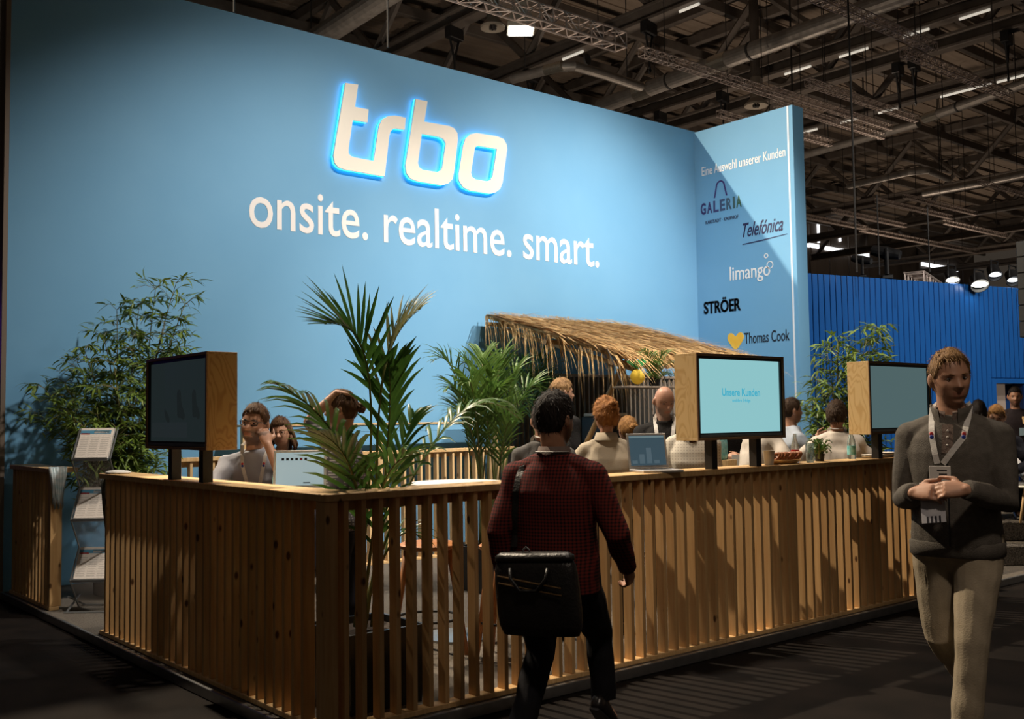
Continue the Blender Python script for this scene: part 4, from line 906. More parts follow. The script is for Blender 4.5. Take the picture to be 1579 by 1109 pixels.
F([(580, 840, 5.45), (600, 760, 5.5), (620, 680, 5.6), (640, 640, 5.7)], L0=0.32, n=14, w=0.015, seed=7, m=M_pleaf, droop=0.8, split_from=0.30)
F([(575, 830, 5.3), (580, 740, 5.2), (600, 700, 5.1), (648, 700, 5.0)], L0=0.30, n=12, w=0.013, seed=8, m=M_pleaf, droop=0.9, split_from=0.25)
F([(570, 900, 5.4), (600, 800, 5.4), (640, 800, 5.5), (660, 850, 5.5)], L0=0.22, n=11, w=0.011, seed=9, m=M_pleaf, droop=0.9, split_from=0.25)
# areca palm left of the bar
def areca(base, tips, seed, label, pot, L0=0.26, n=16, w=0.011, m=M_areca, droop=0.7, name='potted_areca'):
    b = V(base); e = empty(name, b, 0, label, 'plant'); rn = random.Random(seed)
    if pot: planter(e, *pot)
    z0 = pot[1]-0.03 if pot else 0.0
    for i, t in enumerate(tips):
        tl = V(t)-b; s = V(rn.uniform(-.09, .09), rn.uniform(-.09, .09), z0) if pot else V(rn.uniform(-.03, .03), rn.uniform(-.03, .03), 0.02)
        H_ = tl.z-z0; mid = V(s.x*0.8+tl.x*0.15, s.y*0.8+tl.y*0.15, z0+H_*0.55); m2 = V(s.x*0.35+tl.x*0.6, s.y*0.35+tl.y*0.6, max(tl.z, z0+H_*1.0)+abs(tl.x)*0.25+0.06)
        frond(e, [s, mid, m2, tl], L0, n, w, seed*50+i, m, droop=droop, split_from=0.42 if pot else 0.12, each=False)
    return e
ab = V(atd(752, 740, 8.9)); ab.z = ZP
areca(ab, [atd(x, y, d) for x, y, d in ((672, 555, 8.8), (690, 600, 8.7), (715, 560, 9.1), (745, 548, 9.2), (775, 555, 9.2), (800, 575, 9.1), (700, 640, 8.6), (810, 620, 8.9), (720, 590, 8.5), (770, 600, 8.6), (830, 600, 9.2), (740, 620, 8.6), (790, 650, 8.6), (705, 620, 9.0), (760, 575, 8.8))], 5, 'bushy areca palm between the wall ledge and the thatched bar', (0.40, 0.38), 0.30, 18, 0.011)
ac = V(ony(838, 740, 4.95)); ac.z = ZP
areca(ac, [ony(x, y, 4.8) for x, y in ((800, 560), (830, 550), (860, 562), (815, 585), (850, 590), (790, 590), (870, 585))], 7, 'dark palm in the shade under the left end of the thatched roof', (0.40, 0.5), 0.30, 14, 0.013, M_pleaf)
fbse = V(cS)+V(0.17, 0.0, 0.001)
e = areca(fbse, [fbse+V(0.26*math.cos(a), 0.22*math.sin(a), 0.10+0.12*(i % 3)) for i, a in enumerate([k*2*PI/15 for k in range(15)])], 9, 'small fern on the hanging shelf beside the paper pineapple', None, 0.10, 14, 0.006, M_areca, 0.5, 'potted_fern')
MB().lathe([(0.05, 0.0), (0.065, 0.09), (0.06, 0.09), (0.05, 0.07)], 16).build('pot', M_pot, e, auto=True)
# small plant between the people at the counter
sp = V(atd(1245, 712, 8.3)); sp.z = ZC
sp = V(4.22, 0.13, ZC)
e = areca(sp, [sp+V(0.10*math.cos(a), 0.09*math.sin(a), 0.06+0.035*(i % 3)) for i, a in enumerate([k*2*PI/13 for k in range(13)])], 13, 'small leafy pot plant on the counter between the pretzels and the water bottle', None, 0.045, 9, 0.006, M_pleaf, 0.4, 'potted_herb')
MB().lathe([(0.03, 0.0), (0.04, 0.055), (0.036, 0.055), (0.03, 0.04)], 16).build('pot', M_pot, e, auto=True)
# ================================================================ people
def skin_mat(name, c, stub=(0.10, 0.055, 0.035)):
    if name in MATS: return MATS[name]
    m, nt, b = nodes(name); N = nt.nodes; L = nt.links
    at = N.new('ShaderNodeAttribute'); at.attribute_name = 'tone'; sp = N.new('ShaderNodeSeparateColor'); L.new(at.outputs['Color'], sp.inputs[0])
    tc = N.new('ShaderNodeTexCoord'); nz = N.new('ShaderNodeTexNoise'); nz.inputs['Scale'].default_value = 30; L.new(tc.outputs['Object'], nz.inputs['Vector'])
    m0 = N.new('ShaderNodeMix'); m0.data_type = 'RGBA'; L.new(nz.outputs['Fac'], m0.inputs['Factor']); m0.inputs['A'].default_value = (c[0]*0.92, c[1]*0.88, c[2]*0.86, 1); m0.inputs['B'].default_value = (c[0]*1.06, c[1]*1.05, c[2]*1.05, 1)
    m1 = N.new('ShaderNodeMix'); m1.data_type = 'RGBA'; L.new(sp.outputs[0], m1.inputs['Factor']); L.new(m0.outputs['Result'], m1.inputs['A']); m1.inputs['B'].default_value = (c[0]*0.75, c[1]*0.45, c[2]*0.45, 1)
    m2 = N.new('ShaderNodeMix'); m2.data_type = 'RGBA'; L.new(sp.outputs[1], m2.inputs['Factor']); L.new(m1.outputs['Result'], m2.inputs['A']); m2.inputs['B'].default_value = (*stub, 1)
    L.new(m2.outputs['Result'], b.inputs['Base Color']); b.inputs['Roughness'].default_value = 0.5; b.inputs['Subsurface Weight'].default_value = 0.0
    MATS[name] = m; return m
SKIN = skin_mat('skin', (0.46, 0.25, 0.16)); SKIN2 = skin_mat('skin_tan', (0.36, 0.18, 0.105)); SKIN_G = skin_mat('skin_grey_stubble', (0.46, 0.25, 0.17), (0.26, 0.19, 0.16))
def hair_mat(name, c1, c2): return mat(name, c1, c2, sc=40, stretch=(1, 1, 0.25), rough=0.65, bump=0.7, bsc=90, spec=0.2)
H_black = hair_mat('black_hair', (0.010, 0.007, 0.006), (0.022, 0.015, 0.012)); H_brown = hair_mat('brown_hair', (0.055, 0.026, 0.012), (0.10, 0.05, 0.022))
H_blond = hair_mat('dark_blond_hair', (0.34, 0.20, 0.09), (0.19, 0.105, 0.045)); H_red = hair_mat('copper_hair', (0.22, 0.085, 0.025), (0.38, 0.17, 0.05)); H_gold = hair_mat('golden_hair', (0.30, 0.15, 0.045), (0.18, 0.085, 0.025))
H_dark = hair_mat('dark_brown_hair', (0.03, 0.016, 0.009), (0.05, 0.028, 0.015))
def cloth(name, c, c2=None, sc=30, bump=0.25, bsc=260, rough=0.85, **k): return mat(name, c, c2 or tuple(x*0.82 for x in c), sc=sc, bump=bump, bsc=bsc, rough=rough, spec=0.2, **k)
def pattern(name, c1, c2, kind, sc):
    """woven check or dots"""
    if name in MATS: return MATS[name]
    m, nt, b = nodes(name); N = nt.nodes; L = nt.links; b.inputs['Roughness'].default_value = 0.85; b.inputs['Specular IOR Level'].default_value = 0.2
    tc = N.new('ShaderNodeTexCoord'); sep = N.new('ShaderNodeSeparateXYZ'); L.new(tc.outputs['Object'], sep.inputs[0])
    def wv(sock, thr):
        mu = N.new('ShaderNodeMath'); mu.operation = 'MULTIPLY'; mu.inputs[1].default_value = sc; L.new(sock, mu.inputs[0])
        s = N.new('ShaderNodeMath'); s.operation = 'SINE'; L.new(mu.outputs[0], s.inputs[0]); g = N.new('ShaderNodeMath'); g.operation = 'GREATER_THAN'; g.inputs[1].default_value = thr; L.new(s.outputs[0], g.inputs[0]); return g.outputs[0]
    a, c = wv(sep.outputs['Z'], 0.1), wv(sep.outputs['X'], 0.2)
    op = N.new('ShaderNodeMath'); op.operation = 'ADD' if kind == 'check' else 'MULTIPLY'; L.new(a, op.inputs[0]); L.new(c, op.inputs[1])
    k = N.new('ShaderNodeMath'); k.operation = 'MULTIPLY'; k.inputs[1].default_value = 0.5 if kind == 'check' else 1.0; L.new(op.outputs[0], k.inputs[0])
    mx = N.new('ShaderNodeMix'); mx.data_type = 'RGBA'; L.new(k.outputs[0], mx.inputs['Factor']); mx.inputs['A'].default_value = (*c1, 1); mx.inputs['B'].default_value = (*c2, 1)
    L.new(mx.outputs['Result'], b.inputs['Base Color']); MATS[name] = m; return m

HX, HZ = 0.077, 0.119
def smst(x, a, b_): t = min(1, max(0, (x-a)/(b_-a))); return t*t*(3-2*t)
def head_pt(th, ph, face=True):
    """point on the head surface; x right, y forward, z up; about 0.238 m tall"""
    z = math.cos(th)*HZ; v = math.cos(th); cp = math.cos(ph); sp = math.sin(ph); front = cp > 0
    if v >= 0: h = math.sin(th)**0.92
    else:
        hf = (1-abs(v)**3.0)**(1/3.0) if abs(v) < 1 else 0; hb = math.sin(th); w = smst(cp, -0.3, 0.5); h = hb*(1-w)+hf*w
    nar = 1.0
    if v < 0: nar = 1-0.34*(-v)**1.6
    x = h*sp*HX*nar; y = h*cp*(0.092 if front else 0.104)
    if v < 0 and not front: y *= 1-0.38*(-v)**1.3
    if v < -0.1: y += 0.006*(-v)
    if face and front:
        u = x/HX; w = smst(cp, 0.2, 0.6); g = lambda a, s: math.exp(-(a/s)**2)
        nb = 0.0
        if -0.30 < v < 0.16: nb = (0.16-v)/0.40 if v > -0.22 else max(0, (v+0.30)/0.08)*0.95
        dy = 0.029*nb*g(u, 0.16+0.10*smst(-v, -0.05, 0.25))
        dy += -0.013*g(abs(u)-0.42, 0.22)*g(v-0.06, 0.13)+0.007*g(abs(u)-0.38, 0.4)*g(v-0.21, 0.07)
        dy += 0.007*(g(u, 0.30)*(g(v+0.44, 0.05)+g(v+0.56, 0.05)))-0.004*g(u, 0.34)*g(v+0.50, 0.025)
        dy += 0.009*g(u, 0.32)*g(v+0.84, 0.14)-0.004*g(u, 0.5)*g(v+0.68, 0.07)+0.005*g(abs(u)-0.62, 0.22)*g(v+0.16, 0.16)
        y += w*dy
    return V(x, y, z)
def head_grid(mb, M, face=True, off=None, nt=44, npn=60):
    rings = []
    for i in range(nt+1):
        th = PI*min(max(i/nt, 0.012), 0.988); r = []
        for j in range(npn):
            ph = 2*PI*j/npn; p = head_pt(th, ph, face)
            if off: p = off(p, th, ph)
            r.append(M @ p)
        rings.append(r)
    mb.loft(rings)
def remesh(mb, name, vox, m, smooth=3, dec=None, disp=None):
    me = mb.mesh(name); ob = bpy.data.objects.new(name, me); COL.objects.link(ob)
    r = ob.modifiers.new('r', 'REMESH'); r.mode = 'VOXEL'; r.voxel_size = vox; r.use_smooth_shade = True
    if smooth: s = ob.modifiers.new('s', 'SMOOTH'); s.factor = 0.5; s.iterations = smooth
    if dec and dec < 1: d = ob.modifiers.new('d', 'DECIMATE'); d.ratio = dec
    dg = bpy.context.evaluated_depsgraph_get(); out = bpy.data.meshes.new_from_object(ob.evaluated_get(dg))
    bpy.data.objects.remove(ob, do_unlink=True); bpy.data.meshes.remove(me)
    if disp:
        n = len(out.vertices); co = np.empty(n*3); no = np.empty(n*3); out.vertices.foreach_get('co', co); out.vertices.foreach_get('normal', no)
        co = co.reshape(-1, 3); no = no.reshape(-1, 3); co += no*disp(co)[:, None]; out.vertices.foreach_set('co', co.ravel()); out.update()
    out.name = name; out.materials.clear(); out.materials.append(m)
    out.polygons.foreach_set('use_smooth', [True]*len(out.polygons))
    return out
def folds(amp, f=(9, 9, 16), seed=0.0):
    rn = np.random.RandomState(int(seed*10)+1); ks = [(rn.uniform(-1, 1, 3)*np.array(f)*2.2, rn.uniform(0, 6.28)) for _ in range(7)]
    def fn(co):
        o = np.zeros(len(co)); w = np.sin(co @ np.array([7.0, 5.0, 4.0]))*1.3
        for k, p in ks: o += np.sin(co @ k+p+w)
        o = o/3.0
        return amp*(np.abs(o)**1.3*np.sign(o))
    return fn
def ring_at(c, ax, ay, rx, ry, n=22, p=2.4):
    r = []
    for k in range(n):
        t = 2*PI*k/n; ct, st_ = math.cos(t), math.sin(t)
        r.append(c+ax*(rx*abs(ct)**(2/p)*math.copysign(1, ct))+ay*(ry*abs(st_)**(2/p)*math.copysign(1, st_)))
    return r
def ik(S_, W_, l1, l2, hint):
    d = W_-S_; L_ = min(d.length, (l1+l2)*0.999); u = d.normalized(); a = (l1*l1-l2*l2+L_*L_)/(2*L_); h = math.sqrt(max(0, l1*l1-a*a))
    hv = V(hint); hv = hv-u*hv.dot(u); hv = hv.normalized() if hv.length > 1e-4 else V(0, -1, 0)
    return S_+u*a+hv*h, S_+u*L_
def capsule(mb, pts, rad, n=12):
    """tube with rounded ends"""
    pts = [V(p) for p in pts]; rad = list(rad); d0 = (pts[0]-pts[1]).normalized(); d1 = (pts[-1]-pts[-2]).normalized()
    P_ = [pts[0]+d0*rad[0]*0.98, pts[0]+d0*rad[0]*0.7]+pts+[pts[-1]+d1*rad[-1]*0.7, pts[-1]+d1*rad[-1]*0.98]; R_ = [rad[0]*0.2, rad[0]*0.72]+rad+[rad[-1]*0.72, rad[-1]*0.2]
    mb.tube(P_, R_, n)
def hand(mb, w, d, nrm, side, k=1.0, curl=0.5, spread=0.021):
    """w wrist, d finger direction, nrm palm normal, side towards the thumb"""
    d = V(d).normalized(); s = V(side)-d*V(side).dot(d); s.normalize(); n = V(nrm)-d*V(nrm).dot(d)-s*V(nrm).dot(s); n = n.normalized() if n.length > 1e-4 else s.cross(d)
    rings = [ring_at(w+d*(t*k), s, n, a*k, b_*k, 14, 2.5) for t, a, b_ in ((-0.02, 0.025, 0.02), (0.0, 0.028, 0.02), (0.03, 0.037, 0.019), (0.06, 0.042, 0.017), (0.088, 0.041, 0.014))]
    mb.loft(rings)
    for i, (o, l) in enumerate(((1.5, 0.074), (0.5, 0.083), (-0.5, 0.077), (-1.5, 0.06))):
        p = w+d*(0.078*k)+s*(o*spread*k); dd = V(d); pts = [p-dd*0.02*k, p]; c = curl*(1+0.12*i)
        for f_ in (0.45, 0.32, 0.25):
            dd = (dd*math.cos(c)+n*math.sin(c)).normalized(); p = p+dd*(l*f_*k); pts.append(p)
            nn = n-dd*n.dot(dd); n2 = nn.normalized() if nn.length > 1e-3 else n; n_ = n2
            dd2 = dd; n = n2 if f_ != 0.25 else n
        n = V(nrm)-d*V(nrm).dot(d)-s*V(nrm).dot(s); n.normalize()
        capsule(mb, pts, [0.0088*k, 0.0088*k, 0.0082*k, 0.0074*k, 0.0062*k], 8)
    p = w+d*(0.02*k)+s*(0.03*k); t1 = (s*0.8+d*0.75+n*0.25*curl).normalized(); t2 = (d+s*0.25+n*0.6*curl).normalized()
    capsule(mb, [p-s*0.012*k, p+t1*0.035*k, p+t1*0.035*k+t2*0.034*k, p+t1*0.035*k+t2*0.06*k], [0.013*k, 0.0115*k, 0.0095*k, 0.0075*k], 8)
def strand_hair(mb, M, cnt, seed, inhair, L0, lift, grow, w=0.0016):
    rn = random.Random(seed); n = 0; tries = 0
    while n < cnt and tries < cnt*12:
        tries += 1; th = rn.uniform(0.02, 2.4); ph = rn.uniform(0, 2*PI)
        t = inhair(th, ph)
        if t <= 0.25: continue
        p = head_pt(th, ph, False)*(1+grow*t/0.09); nr = p.normalized(); crown = V(0.01, -0.05, HZ)
        fl = p-crown; fl = fl-nr*fl.dot(nr); fl = fl.normalized() if fl.length > 1e-3 else V(0, 1, 0)
        fl = (fl+V(rn.gauss(0, 0.25), rn.gauss(0, 0.25), rn.gauss(0, 0.15))+nr*lift*rn.uniform(0.3, 1)).normalized(); s = fl.cross(nr).normalized()*w; L_ = L0*rn.uniform(0.5, 1.2)
        q = p+fl*L_*0.55; r = q+fl*L_*0.45-nr*L_*0.22*(1 if lift < 0.5 else 0.3)
        vs = [M @ x for x in (p-s, p+s, q+s*0.8, q-s*0.8, r)]; mb.add(vs, [(0, 1, 2, 3), (3, 2, 4)]); n += 1
def person(label, head_at, a, z0=ZP, sit=None, woman=False, H=None, bulk=1.0, lean=0.0, twist=0.0, head=(0, 0, 0), arms=None, legs=None, skin=None, hair=None,
           top=None, bottom=None, shoe=None, vox=0.0085, dec=0.45, sleeve=1.0, beard=0.0, glasses=None, hem=-0.09, curl=0.5, fold=0.005, hb_=None, eyes=True, group=None):
    """head_at: world head centre; a: facing angle; sit: seat height above z0 (None = standing); wrists in body units (1.75 m figure)"""
    skin = skin or SKIN; hc = V(head_at); X_ = V(math.cos(a), math.sin(a), 0)
    if H is None: H = 1.75*(hc.z-z0)/1.637 if sit is None else 1.72
    k = H/1.75; ln = math.radians(lean); sd = V(0, math.sin(ln), math.cos(ln))
    Pz = 0.95*k if sit is None else (sit+0.09)
    Pv = V(0, 0, Pz); nk = Pv+sd*(0.53*k); hd = nk+V(0, 0.018*k+0.03*k*math.sin(ln), 0.157*k*math.cos(ln*0.4))
    dz = (hc.z-z0)-hd.z
    if sit is not None or legs is not None: Pv.z += dz; nk.z += dz; hd.z += dz
    Mw = Rz(a-PI/2); off = Mw @ hd; e = empty('person', (hc.x-off.x, hc.y-off.y, z0), a-PI/2, label, 'person', group)
    tw_ = math.radians(twist); ax = V(math.cos(tw_), math.sin(tw_), 0); ay0 = V(-math.sin(tw_), math.cos(tw_), 0); ay = (ay0-sd*ay0.dot(sd)).normalized()
    sw = (0.146 if woman else 0.176)*bulk**0.5; SH = {s: Pv+sd*(0.425*k)+ax*(s*sw*k) for s in (1, -1)}
    TR = [(-0.10, .170, .125), (-.02, .170, .125), (.08, .160, .115), (.18, .158, .113), (.28, .168, .120), (.36, .174, .118), (.42, .160, .102), (.46, .126, .088), (.495, .090, .074), (.53, .068, .064)]
    if woman: TR = [(-0.10, .170, .122), (-.02, .168, .122), (.08, .142, .105), (.18, .135, .10), (.28, .148, .116), (.36, .150, .108), (.42, .136, .092), (.46, .108, .080), (.495, .078, .066), (.53, .058, .056)]
    def torso(mb, f, add, lo=-0.2, hi=1.0):
        rs = []; TT = list(TR)
        if TR[0][0] < lo < TR[1][0]: TT = [(lo, TR[0][1], TR[0][2])]+TT
        for s, rx, ry in TT:
            if lo <= s <= hi:
                tt = min(1, max(0, s/0.4)); axx = (V(1, 0, 0)*(1-tt)+ax*tt).normalized(); ayy = (V(0, 1, 0)*(1-tt)+ay0*tt); ayy = (ayy-sd*ayy.dot(sd)).normalized()
                b2 = bulk if s < 0.40 else (bulk**0.5 if s < 0.48 else 1.0)
                rs.append(ring_at(Pv+sd*(s*k), axx, ayy, rx*k*f*b2+add, ry*k*f*b2*(1.04 if bulk > 1.04 and s < .3 else 1)+add))
        mb.loft(rs)
    arms = arms or {}; AJ = {}
    for s, nm in ((1, 'R'), (-1, 'L')):
        sp = arms.get(nm)
        if sp is None: W_ = SH[s]+V(s*0.06*k, 0.04*k, -0.53*k); hint = V(s*0.3, -1, 0); hdv = None; pn = None
        else: W_ = nk+V(sp[0])*k; hint = V(sp[1]); hdv = sp[2] if len(sp) > 2 else None; pn = sp[3] if len(sp) > 3 else None
        E_, W2 = ik(SH[s], W_, 0.285*k, 0.255*k, hint); d = V(hdv).normalized() if hdv else (W2-E_).normalized(); pn = V(pn) if pn else V(-s, 0, 0)
        AJ[s] = (SH[s], E_, W2, d, pn)
    LJ = {}
    for s, nm in ((1, 'R'), (-1, 'L')):
        hip = Pv+V(s*0.092*k, 0, -0.04*k)
        if legs and nm in legs: kn, an, toe = (V(x)*k for x in legs[nm])
        elif sit is not None: kn = V(s*0.11, 0.40*k, Pv.z-0.03); an = V(s*0.11, 0.36*k, max(0.09, Pv.z-0.46*k)); toe = V(0, 1, -0.05)
        else: kn = V(s*0.10*k, 0.02*k, 0.50*k); an = V(s*0.105*k, -0.02*k, 0.085*k); toe = V(s*0.15, 1, -0.05)
        LJ[s] = (hip, kn, an, toe.normalized())
    hy, hp, hr = (math.radians(x) for x in head)
    HM = T(*hd) @ Rz(hy+tw_*0.0) @ Matrix.Rotation(hp-ln*0.2, 4, 'X') @ Matrix.Rotation(hr, 4, 'Y') @ Matrix.Scale(k*1.02, 4)
    # --- body: one continuous skin
    b = MB(); head_grid(b, HM)
    for s in (1, -1): b.ell((0, 0, 0), (0.012, 0.020, 0.033), 10, 8, HM @ T(s*0.078, -0.006, -0.004) @ Rz(-s*0.35)) if False else b.ell(HM @ V(s*0.079, -0.008, -0.004), (0.013*k, 0.020*k, 0.034*k), 12, 8, (HM.to_3x3().normalized() @ Rz(s*0.45).to_3x3()))
    nb = HM @ V(0, -0.022, -0.07); b.loft([ring_at(nk-sd*0.05*k, ax, ay, 0.066*k, 0.062*k), ring_at(nk+sd*0.02*k, ax, ay, 0.058*k*(0.86 if woman else 1), 0.058*k*(0.9 if woman else 1)), ring_at(nb, ax, ay, 0.054*k*(0.86 if woman else 1), 0.058*k), ring_at(nb+V(0, 0, 0.05*k), ax, ay, 0.05*k, 0.055*k)])
    torso(b, 0.86, 0.0)
    for s in (1, -1):
        S_, E_, W_, d, pn = AJ[s]; capsule(b, [S_, S_.lerp(E_, 0.5), E_, E_.lerp(W_, 0.3), W_], [0.046*k, 0.043*k, 0.037*k, 0.038*k, 0.026*k])
        sdv = (V(0, 0, 1) if abs(d.z) < 0.7 else V(0, 1, 0)); thumb = d.cross(pn)*(1 if s > 0 else -1)
        hand(b, W_, d, pn, thumb if thumb.length > 0.1 else sdv, k, curl)
        hip, kn, an, toe = LJ[s]; capsule(b, [hip, hip.lerp(kn, 0.5), kn, kn.lerp(an, 0.3), an], [0.078*k, 0.066*k, 0.05*k, 0.05*k, 0.034*k]); capsule(b, [an-V(0, 0, 0.03*k)-toe*0.04*k, an-V(0, 0, 0.045*k)+toe*0.12*k], [0.032*k, 0.028*k])
    me = remesh(b, 'body', vox if vox > 0.006 else 0.0048, skin, 2, dec)
    inv = HM.inverted(); n = len(me.vertices); co = np.empty(n*3); me.vertices.foreach_get('co', co); co = co.reshape(-1, 3); A_ = np.array(inv); h = co @ A_[:3, :3].T+A_[:3, 3]
    near = (np.linalg.norm(h, axis=1) < 0.17); fr_ = (h[:, 1] > 0.03) & near
    lips = fr_ & (np.abs(h[:, 0]) < 0.024) & (h[:, 2] < -0.047) & (h[:, 2] > -0.072) & (h[:, 1] > 0.06)
    stub = near & (h[:, 2] < -0.018-0.02*(np.abs(h[:, 0]) < 0.02)) & (h[:, 1] > -0.01) & (h[:, 2] > -0.13) & ~(lips)
    col = np.zeros((n, 4)); col[:, 3] = 1; col[lips, 0] = 0.5; sf = np.clip((-0.018-h[:, 2])/0.03, 0, 1)*np.clip((h[:, 1]+0.012)/0.03, 0, 1); col[stub, 1] = beard*sf[stub]
    at = me.color_attributes.new('tone', 'FLOAT_COLOR', 'POINT'); at.data.foreach_set('color', col.ravel())
    body = link('body', me, None, e)
    if eyes:
        for s in (1, -1):
            ey = MB().ell(HM @ V(s*0.031, 0.070, 0.008), (0.0125*k, 0.0115*k, 0.0062*k), 12, 8, HM.to_3x3().normalized()).build('eye', mat('eye_white', (0.42, 0.38, 0.35), rough=0.25), body, smooth=True)
            MB().ell(HM @ V(s*0.031+0.002, 0.0805, 0.008), (0.0052*k, 0.0022*k, 0.0052*k), 10, 6, HM.to_3x3().normalized()).build('iris', mat('iris', (0.02, 0.014, 0.01), rough=0.2), body, smooth=True)
            MB().tube([HM @ V(s*0.014, 0.089, 0.024), HM @ V(s*0.031, 0.089, 0.030), HM @ V(s*0.05, 0.077, 0.025)], [0.0028*k, 0.0035*k, 0.0015*k], 6, 0.7).build('eyebrow', hb_ or H_dark, body, smooth=True)
    # --- hair
    if hair:
        hm, sty, t0 = hair['m'], hair.get('style', 'short'), hair.get('t', 0.016); hl = hair.get('line', 0.50)
        def inhair(th, ph):
            v = math.cos(th); c = math.cos(ph)
            line = hl if c > 0.75 else (hl+( -0.02-hl)*smst(0.75-c, 0, 0.55) if c > 0.0 else (-0.02-0.5*smst(-c, 0.05, 0.55)))
            if 0.0 < c < 0.45 and v < 0.25 and v > -0.05 and sty != 'long': line = max(line, 0.0)
            if sty == 'long': line -= 0.12 if c < 0.5 else 0
            side = 1.0 if v > 0.45 else (0.45+0.55*max(0, v)/0.45 if sty in ('short', 'fade') else 1.0)
            if sty == 'fade': side *= 0.55 if v < 0.35 else 1
            return smst(v, line-0.03, line+0.05)*side
        rn = random.Random(len(label)); sx = rn.uniform(0, 9)
        def off(p, th, ph):
            t = inhair(th, ph); c = math.cos(ph)
            if t < 0.02: return p*0.90
            wav = 0.004*noise.noise(V(p.x*38+sx, p.y*38, p.z*16))+0.002*noise.noise(V(p.x*110, p.y*110+sx, p.z*40))
            if hair.get('curly'): wav = hair['curly']*(noise.noise(V(p.x*55+sx, p.y*55, p.z*55))+0.6*noise.noise(V(p.x*120+sx, p.y*120, p.z*120)))
            q = p*(1+(t0*t+wav)/0.1*(1 if t > 0.3 else t/0.3)-0.06*(1-min(1, t*3)))
            if hair.get('quiff') and c > 0.3 and math.cos(th) > 0.4: q += V(0.006*math.sin(ph*2+1), 0.008, 0.010)*hair['quiff']*c
            return q
        hb = MB(); head_grid(hb, HM, False, off, 40, 56)
        strand_hair(hb, HM, hair.get('n', 260), 3, inhair, hair.get('L', 0.035), hair.get('lift', 0.25), t0)
        if sty == 'bun' or hair.get('bun'):
            bp = V(hair.get('bun', (0, -0.115, 0.03)))
            for q in range(9):
                aa = q*2*PI/9; hb.tube([HM @ (bp+V(0.026*math.cos(aa), -0.010+0.012*math.sin(3*aa), 0.026*math.sin(aa))), HM @ (bp+V(0.03*math.cos(aa+0.6), -0.026, 0.03*math.sin(aa+0.6))), HM @ (bp+V(0.012*math.cos(aa+1.5), -0.04, 0.012*math.sin(aa+1.5)))], [0.014*k, 0.013*k, 0.009*k], 7)
            hb.ell(HM @ bp, (0.032*k, 0.03*k, 0.032*k), 12, 8)
        if sty == 'long':
            for q in range(26):
                aa = rn.uniform(-1.9, 1.9)+PI; st0 = V(0.08*math.sin(aa), 0.098*math.cos(aa), -0.01+rn.uniform(-.03, .05)); ll = hair.get('len', 0.26)*rn.uniform(0.75, 1.05)
                hb.tube([HM @ st0, HM @ (st0+V(0.012*math.sin(aa), 0.012*math.cos(aa), -ll*0.35)), HM @ (st0+V(0.02*math.sin(aa)+rn.gauss(0, .008), 0.016*math.cos(aa), -ll*0.7)), HM @ (st0+V(0.01*math.sin(aa)+rn.gauss(0, .012), 0.0, -ll))], [0.016*k, 0.017*k, 0.013*k, 0.004*k], 6)
        hb.build('hair', hm, e, smooth=True)
    if glasses:
        g = MB(); 
        for s in (1, -1):
            pts = [HM @ V(s*0.033+0.024*x_, 0.094-0.006*abs(x_) - 0.0, 0.008+0.015*z_) for x_, z_ in ((-1, 0.6), (-0.7, 1), (0.8, 1), (1, 0.6), (0.85, -0.8), (0.4, -1), (-0.5, -1), (-0.9, -0.6), (-1, 0.6))]
            g.tube(pts, 0.0036*k, 6); g.tube([HM @ V(s*0.058, 0.088, 0.018), HM @ V(s*0.082, 0.05, 0.016), HM @ V(s*0.084, -0.01, 0.008)], 0.0022*k, 5)
        g.tube([HM @ V(-0.010, 0.094, 0.016), HM @ V(0, 0.098, 0.018), HM @ V(0.010, 0.094, 0.016)], 0.0022*k, 5)
        g.build('glasses', glasses, e, smooth=True)
    # --- clothes
    mt = None
    if top:
        m, ex = top[0], top[1] if len(top) > 1 else 0.012
        t = MB(); torso(t, 1.0, ex*0.8, hem, 0.54)
        for s in (1, -1):
            S_, E_, W_, d, pn = AJ[s]; q = sleeve; r0 = ex*0.7; wf = 0.86 if woman else 1.0
            pts = [S_+V(-s*0.03*k, 0, 0.005), S_, S_.lerp(E_, 0.5), E_, E_.lerp(W_, 0.5), W_.lerp(E_, 0.02)]; rad = [x_*wf for x_ in (0.050*k+r0, 0.056*k*bulk**.5+r0, 0.052*k*bulk**.5+r0, 0.045*k*bulk**.5+r0, 0.042*k+r0, 0.034*k+r0)]
            if q < 1: 
                if q <= 0.4: pts = pts[:2]+[S_.lerp(E_, q*2)]; rad = rad[:2]+[0.056*k+r0*1.3]
                elif q <= 0.55: pts = pts[:4]; rad = rad[:4]
                else: pts = pts[:4]+[E_.lerp(W_, (q-0.5)*2)]; rad = rad[:4]+[0.043*k+r0]
            t.tube(pts, rad, 14)
            t.tube([nk-sd*(0.035*k), nk.lerp(S_, 0.5)-V(0, 0, 0.012*k), S_+V(0, 0, 0.004)], [wf*(0.052*k+r0), wf*(0.052*k+r0), wf*(0.050*k+r0)], 12)
            t.ell(S_+V(0, 0, 0.002), (wf*(0.056*k*bulk**.5+r0),)*3, 12, 8)
        mt = remesh(t, 'shirt', vox, m, 9, dec, folds(fold, (10, 10, 16), len(label) % 7)); e['_'] = 0; del e['_']
        tp = link(top[2] if len(top) > 2 else 'shirt', mt, None, e)
